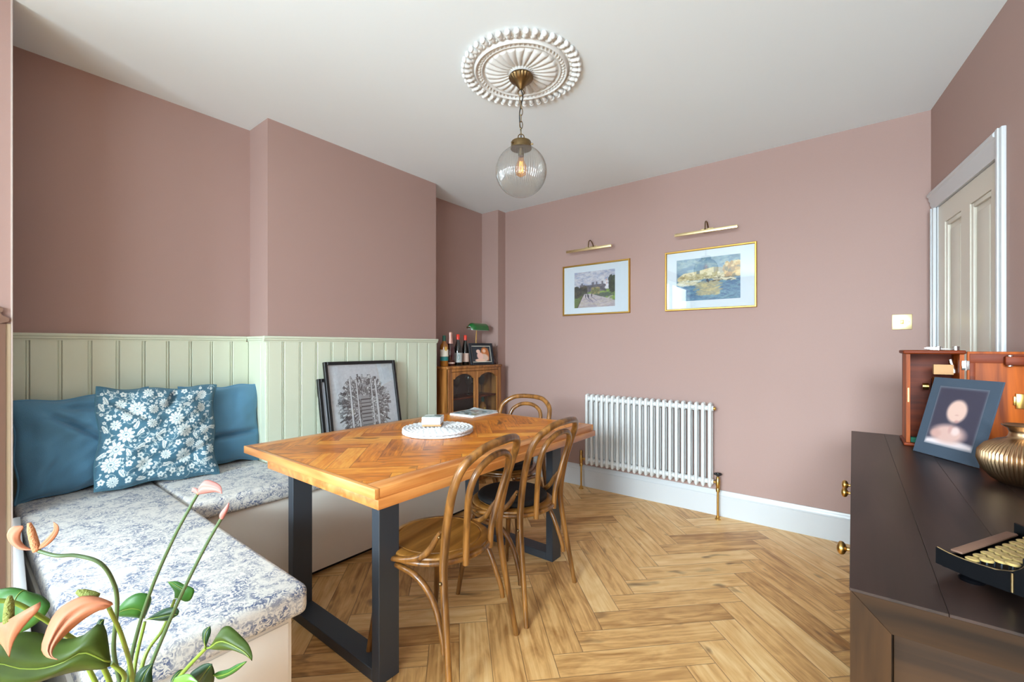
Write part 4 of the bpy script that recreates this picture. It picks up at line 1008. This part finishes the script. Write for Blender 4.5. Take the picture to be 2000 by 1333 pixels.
# banker's lamp
t = thing('bankers_lamp', 'desk lamp with a green glass shade on the display cabinet', 'lamp', (-2.865, 3.135, CT))
b = MB(); b.lathe([(0, 0), (.06, 0), (.062, .008), (.05, .016), (.012, .022), (.006, .030), (0, .030)], n=28); b.build('base', 'brass', t)
b = MB(); b.tube(smooth_path([(0, 0, .025), (-.008, 0, .12), (-.014, 0, .24), (-.006, 0, .33), (.01, 0, .345)], 5), .0045, 8); b.build('stem', 'brass', t)
b = MB(); NA_ = 20
def shade(u, v):
    a = -.12+ (PI+.14)*v*.98; e = abs(2*u-1); k = 1 if e < .72 else math.sqrt(max(.25, 1-((e-.72)/.28)**2*.8))
    y = (u-.5)*.250
    return (.015+.052*k*math.cos(a), y, .335+.062*k*math.sin(a))
b.grid(shade, 28, NA_); o = b.build('shade', 'dgreen', t, ang=60)
b = MB(); b.grid(lambda u, v: (lambda p: (.015+(p[0]-.015)*.95, p[1]*.98, .333+(p[2]-.335)*.93))(shade(u, v)), 28, NA_); b.build('shade_lining', 'milky', t, ang=60)
b = MB(); b.cyl((.015, -.150, .352), (.015, -.118, .352), .005, n=10); b.cyl((.015, -.155, .352), (.015, -.148, .352), .008, n=10); b.build('finial', 'abrass', t)
b = MB(); b.tube([(.02, -.03, .33), (.022, -.03, .29), (.02, -.027, .25)], .0012, 6); b.ball((.02, -.027, .246), .004); b.build('pull_chain', 'brass', t)
# reed diffuser
t = thing('reed_diffuser', 'small dark reed diffuser with fanned sticks at the right end of the cabinet top', 'diffuser', (-2.775, 3.282, CT))
b = MB(); b.lathe([(0, 0), (.022, 0), (.024, .004), (.024, .035), (.020, .046), (.010, .056), (.010, .070), (.013, .072), (.013, .078), (0, .078)], n=24); b.build('bottle_body', 'darkred', t)
random.seed(4)
for k in range(8):
    a = 2*PI*k/8+.3; rr = random.uniform(.025, .05); b = MB(); b.cyl((0, 0, .03), (rr*math.cos(a), rr*1.1*math.sin(a), .20+random.uniform(-.02, .01)), .0016, n=6); b.build('reed', 'brown', t)

# ============================================================ sideboard
SX0, SX1, SY0, SY1, SH = -.004, .452, .884, 2.540, .85
sb = thing('sideboard', 'dark espresso wooden sideboard with brass knobs and framed end panel', 'sideboard', (.22, 1.7, 0))
b = MB()
for k in range(4):
    p = SX0+(SX1-SX0)*k/4; q = SX0+(SX1-SX0)*(k+1)/4
    b.box(p+.0002, q-.0002, SY0, SY1, SH-.005, SH, .0005, 1)
b.build('top_boards', 'sidetop', sb, local=False)
b = MB(); b.box(SX0+.02, SX1, SY0+.02, SY1-.004, .06, SH-.005); b.build('carcass', 'sideside', sb, local=False)
# near end: mitred frame around a sunk panel
st = .05; z0, z1 = .05, SH-.005
b = MB()
def mitre(poly): b.prism(poly, SY0+.001, SY0+.02, 'xz')
a0, a1 = SX0+.001, SX1
mitre([(a0+.0022, z1), (a1-.0022, z1), (a1-st-.0006, z1-st), (a0+st+.0006, z1-st)])
b.build('end_rail', 'sideside', sb, local=False); b = MB()
mitre([(a0+.0022, z0), (a1-.0022, z0), (a1-st-.0006, z0+st), (a0+st+.0006, z0+st)])
b.build('end_rail', 'sideside', sb, local=False); b = MB()
mitre([(a0, z1), (a0+.0012, z1), (a0+st, z1-st), (a0+st, z0+st), (a0+.0012, z0), (a0, z0)])
b.build('end_stile', 'sidestile', sb, local=False); b = MB()
mitre([(a1, z1), (a1, z0), (a1-.0012, z0), (a1-st, z0+st), (a1-st, z1-st), (a1-.0012, z1)])
b.build('end_stile', 'sidestile', sb, local=False)
b = MB(); b.box(a0+st+.003, a1-st-.003, SY0+.009, SY0+.021, z0+st+.003, z1-st-.003, .002); b.build('end_panel', 'sideside', sb, local=False)
for (u, v) in ((SX0+.03, SY0+.03), (SX1-.03, SY0+.03), (SX0+.03, SY1-.03), (SX1-.03, SY1-.03)):
    b = MB(); b.box(u-.025, u+.025, v-.025, v+.025, 0, .062, .003); b.build('foot', 'sidetop', sb, local=False)
def knob(parent, y, z):
    b = MB(); b.lathe([(0, 0), (.010, 0), (.010, -.003), (.005, -.007), (.005, -.013), (.012, -.016), (.0175, -.020), (.0195, -.026), (.0180, -.031), (.013, -.035), (.006, -.0372), (0, -.0376)], (SX0+.004, y, z), 24, 'x')
    b.build('knob', 'brass', parent, local=False)
for p, q, ky in ((SY0+.006, 1.715, 1.63), (1.721, 2.325, 2.26), (2.331, SY1-.006, 2.385)):
    b = MB(); b.box(SX0+.003, SX0+.02, p, q, .065, SH-.026, .002); dr = b.build('door', 'sidetop', sb, local=False)
    knob(dr, ky, .637)

# ------------------------------------------------------------ microscope case
SZ = SH+.0002
bx0, bx1, by0, by1, bt = .166, .326, 2.300, 2.475, 1.222
case = thing('wooden_case', 'tall mahogany instrument case with its door open on the sideboard', 'case', (.246, 2.388, SZ))
b = MB(); b.box(bx0-.008, bx1+.004, by0-.012, by1, SZ, SZ+.012, .004); b.build('base_board', 'mahogd', case, local=False)
b = MB(); b.box(bx0-.010, bx1+.004, by0-.014, by1+.004, bt-.014, bt, .005, 3); b.build('top_board', 'mahogd', case, local=False)
b = MB(); b.box(bx0, bx0+.012, by0, by1, SZ+.012, bt-.014); b.box(bx1-.012, bx1, by0, by1, SZ+.012, bt-.014); b.build('side_panel', 'mahog', case, local=False)
b = MB(); b.box(bx0+.012, bx1-.012, by1-.008, by1, SZ+.012, bt-.014); b.build('back_panel', 'mahogd', case, local=False)
b = MB(); b.box(bx0+.004, bx0+.009, by0-.002, by0+.004, 1.02, 1.075); b.build('lock_plate', 'abrass', case, local=False)
b = MB(); b.box(bx1+.006, bx1+.170, by0-.010, by0+.004, SZ+.014, bt-.004, .002); dr = b.build('case_door', 'mahog', case, local=False)
b = MB(); b.box(bx1+.012, bx1+.168, by0-.0135, by0-.010, bt-.045, bt-.012, .001); b.box(bx1+.012, bx1+.026, by0-.0135, by0-.010, SZ+.02, bt-.045, .001); b.build('door_batten', 'mahogd', dr, local=False)
b = MB(); b.box(bx1+.095, bx1+.150, by0-.040, by0-.0135, bt-.052, bt-.020, .004); b.build('lens_rack', 'mahogd', dr, local=False)
b = MB(); b.cyl((bx1+.108, by0-.030, bt-.055), (bx1+.108, by0-.030, bt-.016), .008, n=14); b.build('lens_tube', 'chrome', dr, local=False)
b = MB(); b.box(bx1+.118, bx1+.150, by0-.018, by0-.0102, 1.03, 1.062, .002); b.box(bx1+.123, bx1+.145, by0-.022, by0-.0102, 1.020, 1.072, .002); b.build('clasp', 'brass', dr, local=False)
b = MB(); b.box(bx1-.008, bx1+.014, by0-.0125, by0-.010, 1.150, 1.184, .0005); b.cyl((bx1+.003, by0-.013, 1.149), (bx1+.003, by0-.013, 1.185), .0025, n=8)
[b.ball((bx1+.003+sx_, by0-.0128, zz), .0016) for sx_ in (-.008, .008) for zz in (1.156, 1.178)]; b.build('hinge', 'chrome', dr, local=False)
b = MB(); b.cyl((.264, 2.36, bt), (.264, 2.36, bt+.015), .010, n=16); b.cyl((.312, 2.36, bt), (.312, 2.36, bt+.015), .010, n=16); b.box(.264, .312, 2.352, 2.368, bt+.003, bt+.006, .001)
b.prism([(.262, bt+.001), (.235, bt+.004), (.222, bt+.008), (.232, bt+.012), (.262, bt+.012)], 2.352, 2.366, 'xz'); b.build('carry_handle', 'chrome', case, local=False)
b = MB(); b.box(.245, .300, 2.31, 2.34, 1.135-.005, 1.168, .002)
# microscope inside
mi = thing('microscope', 'black and brass microscope inside the mahogany case', 'microscope', (.26, 2.38, SZ+.012))
b.build('label_block', 'cork', case, local=False)
b = MB(); b.box(-.045, .04, -.05, .05, 0, .018, .006); b.build('foot', 'black', mi)
b = MB(); b.tube(smooth_path([(.0, .03, .015), (-.0, .05, .10), (0, .045, .18), (0, .01, .245)], 5), [.016, .013, .012, .014], 12); b.build('arm', 'black', mi)
b = MB(); b.cyl((.0, -.015, .12), (.0, -.015, .255), .014, n=18); b.cyl((.0, -.015, .085), (.0, -.015, .12), .008, n=14); b.build('body_tube', 'brass', mi)
b = MB(); b.box(-.04, .04, -.055, .03, .066, .074, .002); b.build('stage', 'black', mi)
b = MB(); [b.cyl((sx_*.020, .02, .215), (sx_*.038, .02, .215), .013, n=18) for sx_ in (-1, 1)]; b.build('focus_knob', 'brass', mi)
b = MB(); b.tube([(.036, -.030, .325), (.044, -.030, .285)], [.008, .010], 14); b.cyl((.044, -.030, .286), (.045, -.030, .274), .014, n=14); 
b.build('eyepiece', 'chrome', mi)
# green felt pad in the case
b = MB(); b.box(bx0+.013, bx0+.05, by0+.004, by0+.03, SZ+.0122, SZ+.032, .003); o = b.build('felt_block', mat('green_felt', (20, 84, 62), .9), case, local=False)
# photograph card
cd = thing('photo_card', 'blurred baby portrait in a slate blue card mount leaning against the wooden case', 'photo', (.247, 2.095, SZ+.001))
uu = Vector((.138, -.196, 0)).normalized(); nn_ = Vector((.8177, .5757, 0)); ph_ = math.radians(16)
up = nn_*math.sin(ph_)+Vector((0, 0, math.cos(ph_))); out = uu.cross(up)
if out.dot(nn_) > 0: out = -out
rm = Matrix((uu, up, out)).transposed(); 
if rm.determinant() < 0: rm = Matrix((uu, up, -out)).transposed()
cd.rotation_euler = rm.to_euler()
sgn = 1 if (rm @ Vector((0, 0, 1))).dot(nn_) < 0 else -1
b = MB(); b.box(-.120, .120, 0, .283, -.002, .002, .0006, 1); b.build('card_mount', 'cardblue', cd)
def baby():
    c = Canvas(56, 66, (56, 52, 66)); c.ell(.5, .98, .8, .16, (212, 196, 196), soft=.6); c.ell(.45, .78, .42, .22, (196, 158, 148), soft=.7); c.ell(.20, .80, .14, .10, (188, 146, 136), soft=.8)
    c.ell(.50, .40, .225, .25, (204, 168, 154), soft=.45); c.ell(.52, .46, .05, .02, (176, 134, 126), soft=1, al=.7); c.ell(.55, .56, .06, .035, (170, 120, 116), soft=1, al=.7); c.ell(.58, .72, .10, .10, (212, 184, 178), soft=.8); c.ell(.47, .70, .05, .1, (172, 128, 122), soft=1, al=.6)
    c.a = np.clip(c.a, 0, 255)
    m = np.minimum.reduce([c.X, 1-c.X, c.Y, 1-c.Y]); k = np.clip(m/.055, 0, 1)[..., None]; c.a = c.a*k+np.array((96, 102, 112.))*(1-k); return c.a
xm = 1 if sgn > 0 else 1
paint_grid('portrait', baby(), lambda u, v: (-.086+.172*u, .040+.212*v, sgn*.0027), M['paint'], cd)
# ribbed vase
t = thing('ribbed_vase', 'squat ribbed bronze-gold vase with flared neck on the sideboard', 'vase', (.378, 1.839, SZ))
b = MB()
b.lathe([(0, 0), (.045, 0), (.064, .012), (.083, .036), (.092, .064), (.090, .088), (.076, .108), (.054, .122), (.036, .128), (.031, .134), (.029, .145), (.032, .156), (.043, .163), (.044, .166), (.041, .167), (.028, .156), (.024, .140), (.0, .136)], n=320, mod=lambda a, r, z: 1+(.022*math.cos(64*a) if (.008 < z < .121) else 0))
b.build('vase_body', 'copperb', t, ang=60)
# typewriter
tw = thing('typewriter', 'small black vintage typewriter with round cream keys at the sideboard corner', 'typewriter', (.113, 1.052, SZ))
b = MB()
def sidecheek(y):
    pr = [(.113, .867), (.113, .894), (.130, .890), (.150, .888), (.185, .889), (.204, .895), (.214, .904), (.228, .928), (.25, .952), (.28, .966), (.35, .966), (.35, .862), (.16, .862)]
    b.prism(pr, y, y+.006, 'xz')
sidecheek(1.052); sidecheek(1.322)
b.box(.113, .119, 1.058, 1.322, .864, .876, .002); b.box(.119, .212, 1.058, 1.322, .863, .868); b.box(.212, .218, 1.058, 1.322, .868, .918, .002); b.box(.218, .345, 1.058, 1.322, .863, .960, .004)
b.build('body_frame', 'black', tw, local=False, ang=30)
b = MB(); b.tube(smooth_path([(.114, 1.055, .894), (.130, 1.055, .890), (.150, 1.055, .888), (.185, 1.055, .889), (.204, 1.055, .895), (.214, 1.055, .904), (.228, 1.055, .928), (.25, 1.055, .952)], 4), .0012, 8); b.cyl((.204, 1.0515, .864), (.204, 1.0515, .893), .002, n=8); b.build('edge_trim', 'abrass', tw, local=False)
b = MB(); b.box(.121, .137, 1.078, 1.270, .886, .890, .0018); b.build('space_bar', 'brown', tw, local=False)
for r_ in range(4):
    for k in range(10):
        x = .151+.0155*r_; y = 1.073+.0045*(r_ % 3)+k*.0245; z = .8850+.0045*r_
        b = MB(); b.lathe([(0, .0), (.0085, 0), (.0088, .0022), (.0070, .0034), (0, .003)], (x, y, z), 16); kk = b.build('key', 'keycream', tw, local=False)
        if r_ == 0 and k == 0: pass
b = MB()
for r_ in range(4):
    for k in range(10): x = .151+.0155*r_; y = 1.073+.0045*(r_ % 3)+k*.0245; z = .8850+.0045*r_; b.cyl((x, y, .867), (x, y, z), .0012, n=5)
b.build('key_levers', 'steel', tw, local=False)
for (x, y) in ((.150, 1.075), (.15, 1.30), (.32, 1.075), (.32, 1.30)):
    b = MB(); b.lathe([(0, 0), (.016, 0), (.017, .005), (.011, .009), (.010, .0135), (0, .0135)], (x, y, SZ), 18); b.build('foot', 'black', tw, local=False)
b = MB(); b.cyl((.30, 1.02, .978), (.30, 1.36, .978), .017, n=24); b.build('platen', 'bmatte', tw, local=False)
tw.rotation_euler = (0, 0, math.radians(-30)); tw.location = (.112, 1.032, SZ)

# ============================================================ anthurium in a pot on a stool (foreground)
PXY = (-1.085, .205)
st_ = thing('plant_stool', 'small white round stool carrying the potted plant', 'stool', (PXY[0], PXY[1], 0))
b = MB(); b.lathe([(0, .27), (.115, .27), (.12, .275), (.12, .29), (.115, .295), (0, .295)], n=32); b.build('stool_top', 'white', st_)
for k in range(3):
    a = 2*PI*k/3; b = MB(); b.cyl((.07*math.cos(a), .07*math.sin(a), .272), (.10*math.cos(a), .10*math.sin(a), 0), .012, .009); b.build('leg', 'seatw', st_)
pl = thing('potted_anthurium', 'potted anthurium with peach flowers and glossy green leaves in the left foreground', 'plant', (PXY[0], PXY[1], .2955))
b = MB(); b.lathe([(0, 0), (.070, 0), (.074, .004), (.098, .155), (.101, .160), (.101, .168), (.094, .168), (.090, .150), (0, .150)], n=40); b.build('plant_pot', 'pot', pl)
b = MB(); b.lathe([(0, .1500), (.088, .1502), (.06, .160), (0, .164)], n=24); b.build('soil', 'soil', pl)
stems = {
'a': [(-1.1139, 0.2232, 0.4887), (-1.1214, 0.2047, 0.5769), (-1.1057, 0.1916, 0.6603), (-1.0606, 0.1887, 0.7653), (-1.0405, 0.1789, 0.8181), (-1.0314, 0.1607, 0.8599), (-1.049, 0.1343, 0.8771), (-1.0623, 0.1113, 0.8819), (-1.0863, 0.0927, 0.8897)],
'b': [(-1.1269, 0.2258, 0.48), (-1.1365, 0.2183, 0.5716), (-1.1204, 0.2308, 0.6733), (-1.0837, 0.2467, 0.7703), (-1.0398, 0.2682, 0.8652), (-1.0146, 0.2877, 0.9248), (-1.0037, 0.2963, 0.9487)],
'c': [(-1.1107, 0.2257, 0.4887), (-1.0829, 0.2346, 0.5868), (-1.043, 0.253, 0.6829), (-1.0, 0.2738, 0.7768), (-0.9693, 0.2977, 0.8545), (-0.944, 0.3173, 0.9108)],
'd': [(-1.101, 0.2206, 0.4973), (-0.9872, 0.1951, 0.6554), (-0.8946, 0.1657, 0.7801), (-0.8445, 0.1413, 0.8592)],
'e': [(-1.101, 0.2206, 0.4973), (-1.0144, 0.1613, 0.6894), (-0.9636, 0.112, 0.788), (-0.9424, 0.0779, 0.8443), (-0.9416, 0.0532, 0.8739), (-0.9445, 0.0256, 0.8827), (-0.9323, 0.025, 0.862), (-0.9145, 0.0489, 0.849)]}
lstems = {
'a': [(-1.101, 0.2206, 0.4973), (-1.0261, 0.1901, 0.6219), (-0.919, 0.1721, 0.7094), (-0.909, 0.1545, 0.7427)],
'b': [(-1.1139, 0.2232, 0.4887), (-1.1657, 0.2336, 0.5697), (-1.1738, 0.2526, 0.6572)],
'c': [(-1.1139, 0.2232, 0.4887), (-1.1891, 0.2534, 0.5667), (-1.1814, 0.2848, 0.6217), (-1.1734, 0.3036, 0.6803)],
'd': [(-1.0963, 0.2243, 0.4973), (-0.9613, 0.2405, 0.6219), (-0.9114, 0.254, 0.6777), (-0.8738, 0.2706, 0.7192)],
'e': [(-1.1139, 0.2232, 0.4887), (-1.0968, 0.1605, 0.6343), (-1.0982, 0.1341, 0.7132), (-1.1306, 0.1089, 0.7269)],
'f': [(-1.0963, 0.2243, 0.4973), (-0.9934, 0.2409, 0.5782), (-0.9277, 0.254, 0.6343)]}
for k, p in stems.items():
    p = [(-1.10, .215, .462)]+p[1:]
    b = MB(); b.tube(smooth_path(p, 6), [.0042, .0032, .0028], 8); b.build('flower_stem', 'stem' if k in 'de' else 'stemd', pl, local=False, ang=60)
for k, p in lstems.items():
    p = [(-1.095, .21, .462)]+p[1:]
    b = MB(); b.tube(smooth_path(p, 6), [.0042, .0036, .003], 8); b.build('leaf_stem', 'stem', pl, local=False, ang=60)
PL = [
('leaf', 'leaf', (-0.9097, 0.154, 0.7467), (-0.9611, 0.0127, 0.8034), [(-0.9071, 0.1448, 0.8104), (-0.9195, 0.1238, 0.7974), (-0.9313, 0.1034, 0.7987), (-0.94, 0.0854, 0.8122), (-0.9458, 0.0696, 0.8217), (-0.9488, 0.056, 0.8224), (-0.9496, 0.0441, 0.8174), (-0.9584, 0.026, 0.8063)], [(-0.9006, 0.1484, 0.7429), (-0.9164, 0.1234, 0.7471), (-0.9283, 0.1015, 0.7477), (-0.9389, 0.0806, 0.7447), (-0.9463, 0.0622, 0.7428), (-0.953, 0.0443, 0.7455), (-0.9602, 0.0261, 0.7698)], 0.03),
('leaf', 'leafm', (-1.2188, 0.091, 0.7727), (-1.1932, 0.0602, 0.7168), [(-1.1931, 0.1025, 0.7755), (-1.1692, 0.1126, 0.7661), (-1.1581, 0.1129, 0.7578), (-1.1609, 0.1022, 0.7395), (-1.1751, 0.0827, 0.7234)], [(-1.2119, 0.0879, 0.7831), (-1.2251, 0.0692, 0.7916), (-1.2445, 0.0457, 0.784), (-1.2414, 0.0396, 0.7506), (-1.2165, 0.0505, 0.7225)], 0.02),
('leaf', 'leafm', (-1.1746, 0.252, 0.6647), (-1.1731, 0.2025, 0.6946), [(-1.1762, 0.2406, 0.6707), (-1.1751, 0.2314, 0.6767), (-1.1787, 0.2184, 0.6827), (-1.1781, 0.2088, 0.6887)], [(-1.1623, 0.2552, 0.6849), (-1.151, 0.2577, 0.706), (-1.1463, 0.255, 0.7216), (-1.1499, 0.2459, 0.7287), (-1.1559, 0.2349, 0.7305), (-1.1651, 0.2214, 0.7218), (-1.1741, 0.2081, 0.703)], 0.02),
('leaf', 'leafd', (-1.1721, 0.254, 0.6615), (-1.1186, 0.2956, 0.6712), [(-1.1543, 0.2678, 0.6765), (-1.1398, 0.2791, 0.6852), (-1.1237, 0.2916, 0.6873), (-1.1169, 0.2969, 0.6798)], [(-1.1611, 0.2626, 0.6604), (-1.1475, 0.2731, 0.6583), (-1.133, 0.2844, 0.6604)], 0.01),
('leaf', 'leafm', (-1.1734, 0.3036, 0.6837), (-1.1982, 0.297, 0.7143), [(-1.1784, 0.304, 0.6964), (-1.1887, 0.3002, 0.7059)], [(-1.167, 0.3102, 0.6807), (-1.1587, 0.3182, 0.6744), (-1.1513, 0.3256, 0.6759), (-1.1466, 0.3308, 0.6887), (-1.1481, 0.3313, 0.7016), (-1.1665, 0.3185, 0.7099), (-1.1796, 0.3099, 0.7161)], 0.01),
('leaf', 'leaf', (-0.8717, 0.2722, 0.7192), (-0.7689, 0.3015, 0.7251), [(-0.8611, 0.2749, 0.7292), (-0.8477, 0.2796, 0.747), (-0.8379, 0.2816, 0.7611), (-0.824, 0.2868, 0.7683), (-0.8096, 0.2923, 0.7634), (-0.7947, 0.2984, 0.7536), (-0.7825, 0.3022, 0.7457), (-0.773, 0.3039, 0.7328)], [(-0.8542, 0.2757, 0.7212), (-0.8321, 0.2827, 0.7259), (-0.8063, 0.2927, 0.7306), (-0.7848, 0.2992, 0.7286)], 0.02),
('leaf', 'leafd', (-0.8745, 0.27, 0.7201), (-0.8798, 0.2786, 0.7506), [(-0.8833, 0.2675, 0.7319), (-0.8858, 0.2697, 0.7447)], [(-0.8749, 0.2739, 0.7301), (-0.8753, 0.2779, 0.7412)], 0.005),
('leaf', 'leafd', (-0.9454, 0.2402, 0.6298), (-0.951, 0.2612, 0.6538), [(-0.953, 0.2406, 0.6395), (-0.957, 0.2439, 0.6466), (-0.9544, 0.2522, 0.6547)], [(-0.9444, 0.2473, 0.6395), (-0.9469, 0.2517, 0.6448), (-0.9465, 0.2584, 0.6502)], 0.01),
('leaf', 'leafd', (-0.9241, 0.2822, 0.6141), (-0.8777, 0.2802, 0.6839), [(-0.9337, 0.2671, 0.6326), (-0.9294, 0.2628, 0.6535), (-0.9087, 0.2713, 0.6716), (-0.891, 0.2775, 0.6813)], [(-0.9052, 0.2874, 0.6246), (-0.8922, 0.2879, 0.6422), (-0.8829, 0.2857, 0.665)], 0.02),
('leaf', 'leafb', (-0.9147, 0.2388, 0.6438), (-0.8606, 0.2555, 0.6749), [(-0.912, 0.2345, 0.6678), (-0.897, 0.2399, 0.6794), (-0.878, 0.2483, 0.6848)], [(-0.8955, 0.2452, 0.649), (-0.8766, 0.2515, 0.6595)], 0.01),
('leaf', 'leafm', (-0.8864, 0.2861, 0.6586), (-0.8184, 0.3137, 0.6964), [(-0.8736, 0.2897, 0.6677), (-0.8553, 0.2977, 0.675), (-0.8364, 0.306, 0.6875)], [(-0.8736, 0.2897, 0.6543), (-0.8553, 0.2977, 0.6634), (-0.8364, 0.306, 0.6778)], 0.005),
('leaf', 'leafd', (-1.0362, 0.2076, 0.6062), (-1.0207, 0.2323, 0.6495), [(-1.038, 0.2094, 0.6277), (-1.0367, 0.2136, 0.639), (-1.031, 0.2212, 0.6457)], [(-1.0187, 0.2244, 0.609), (-1.0159, 0.2297, 0.6183), (-1.0198, 0.2299, 0.6353)], 0.01),
('leaf', 'leafd', (-1.1462, 0.1728, 0.6907), (-1.1465, 0.1852, 0.7061), [(-1.1499, 0.1741, 0.7004), (-1.1498, 0.1784, 0.7072)], [(-1.1437, 0.1789, 0.6886), (-1.1436, 0.1833, 0.6963)], 0.005),
('spathe', 'spathe', (-0.8422, 0.1432, 0.8622), (-0.8162, 0.0874, 0.8277), [(-0.8319, 0.1436, 0.8701), (-0.8415, 0.1284, 0.8823), (-0.8498, 0.1145, 0.8864), (-0.8571, 0.1012, 0.8813), (-0.8602, 0.0911, 0.8743), (-0.8593, 0.0842, 0.8633), (-0.8566, 0.0787, 0.8478), (-0.8516, 0.075, 0.8334), (-0.837, 0.0788, 0.8261)], [(-0.8391, 0.1361, 0.8615), (-0.8375, 0.1278, 0.8631), (-0.8435, 0.1136, 0.8549), (-0.8486, 0.1002, 0.8427), (-0.8484, 0.0908, 0.8345), (-0.8436, 0.085, 0.8279), (-0.8323, 0.0844, 0.8257)], 0.02),
('spathe', 'spathe', (-0.9179, 0.0463, 0.8539), (-0.8895, 0.0493, 0.8197), [(-0.9043, 0.0548, 0.862), (-0.8913, 0.0628, 0.87), (-0.8794, 0.0698, 0.8815), (-0.8688, 0.076, 0.8894), (-0.868, 0.0745, 0.8793), (-0.8759, 0.0663, 0.8658), (-0.8837, 0.0581, 0.851), (-0.8877, 0.0529, 0.8377)], [(-0.9259, 0.0362, 0.8552), (-0.924, 0.0339, 0.8446), (-0.9085, 0.0422, 0.8341), (-0.899, 0.0458, 0.8279)], 0.012),
('spathe', 'spathe', (-1.0897, 0.09, 0.8914), (-1.1217, 0.0778, 0.9289), [(-1.1086, 0.0775, 0.8906), (-1.122, 0.0691, 0.8977), (-1.1342, 0.0618, 0.9117), (-1.1374, 0.0614, 0.9197), (-1.133, 0.0669, 0.9278)], [(-1.1043, 0.0812, 0.8957), (-1.1155, 0.075, 0.9061), (-1.1185, 0.0752, 0.9174), (-1.118, 0.0781, 0.9244)], 0.012),
('spathe', 'spathe', (-1.0856, 0.0932, 0.8931), (-1.0514, 0.1072, 0.943), [(-1.0785, 0.0962, 0.9035), (-1.0668, 0.1028, 0.9156), (-1.0571, 0.1078, 0.9277), (-1.0536, 0.108, 0.9362)], [(-1.0717, 0.1015, 0.9001), (-1.0586, 0.1091, 0.9131), (-1.0503, 0.113, 0.9259), (-1.0482, 0.1122, 0.9362)], 0.004),
('spathe', 'spathep', (-1.0037, 0.2963, 0.9477), (-0.9433, 0.3179, 0.9564), [(-0.9958, 0.2973, 0.9649), (-0.9818, 0.3032, 0.979), (-0.9632, 0.3126, 0.9762), (-0.9493, 0.3182, 0.9687)], [(-0.9923, 0.2988, 0.9504), (-0.9818, 0.3006, 0.953), (-0.9597, 0.3114, 0.9576)], 0.012),
('spathe', 'spathep', (-1.0037, 0.2963, 0.9477), (-1.0234, 0.2936, 0.9584), [(-1.0131, 0.2932, 0.9506), (-1.021, 0.2912, 0.9525)], [(-1.006, 0.2987, 0.9535), (-1.0131, 0.2974, 0.9585)], 0.003),
]
def blade(name, m, B, T, Lf, Rt, bulge):
    B, T = Vector(B), Vector(T); n1 = 22
    def resample(e):
        p = smooth_path([B]+[Vector(q) for q in e]+[T], 8); ds = [0]
        for a_, c_ in zip(p[:-1], p[1:]): ds.append(ds[-1]+(c_-a_).length)
        out = []
        for k in range(n1+1):
            t = ds[-1]*k/n1; j = max(0, min(len(p)-2, next((q for q in range(len(ds)-1) if ds[q+1] >= t), len(p)-2)))
            f = (t-ds[j])/max(1e-9, ds[j+1]-ds[j]); out.append(p[j].lerp(p[j+1], f))
        return out
    A, C = resample(Lf), resample(Rt)
    cen = sum(A, Vector())/len(A); cen2 = sum(C, Vector())/len(C)
    nn = (T-B).cross(cen2-cen).normalized()
    if nn.dot(Vector((0, 0, 1.235))-B) < 0: nn = -nn
    b = MB(); nv = 10; V = []
    for k in range(n1+1):
        row = []
        for q in range(nv+1):
            v = q/nv; w_ = math.sin(PI*k/n1)
            z = bulge*(math.sin(PI*v)*.8-.35*math.exp(-((v-.5)/.10)**2))*w_
            row.append(b.bm.verts.new(A[k].lerp(C[k], v)+nn*z))
        V.append(row)
    for k in range(n1):
        for q in range(nv):
            try: b.bm.faces.new((V[k][q], V[k+1][q], V[k+1][q+1], V[k][q+1]))
            except Exception: pass
    mid = [V[k][nv//2].co.copy()+nn*.0012 for k in range(n1+1)]
    bmesh.ops.remove_doubles(b.bm, verts=b.bm.verts, dist=1e-5)
    o = b.build(name, m, pl, local=False, ang=180)
    sm = o.modifiers.new('thickness', 'SOLIDIFY'); sm.thickness = .0008
    if name == 'leaf':
        L_ = (T-B).length; b = MB(); b.tube(mid[:-1], [.0016 if L_ > .1 else .0009, .0005], 6)
        b.build('leaf_vein', 'stem', o, local=False, ang=180)
    return o
for row in PL: blade(*row)
def spad(p0, p1, r, m_, bend=0.0):
    p0, p1 = Vector(p0), Vector(p1); mid = (p0+p1)/2+Vector((0, 0, bend)); b = MB()
    b.tube(smooth_path([p0, mid, p1], 8), [r*.9, r*1.05, r, r*.9, r*.45], 14); return b.build('spadix', m_, pl, local=False, ang=180)
spad((-1.0883, .0911, .889), (-1.0990, .0830, .9373), .0056, 'spadix', 0)
spad((-1.0037, .2963, .9485), (-.9925, .3018, .9690), .0022, 'spadix')
b = MB(); b.tube(smooth_path([(-.944, .3173, .909), (-.9425, .3185, .917), (-.937, .3225, .928), (-.9333, .3257, .9389)], 5), [.003, .0052, .0050, .0035, .001], 10); b.build('flower_bud', 'spathep', pl, local=False, ang=180)
spad((-0.8511, 0.1299, 0.8775), (-0.8672, 0.1111, 0.8884), .0057, 'spadixg')
spad((-0.9012, 0.0491, 0.8604), (-0.9026, 0.0505, 0.8967), .0054, 'spadixg')
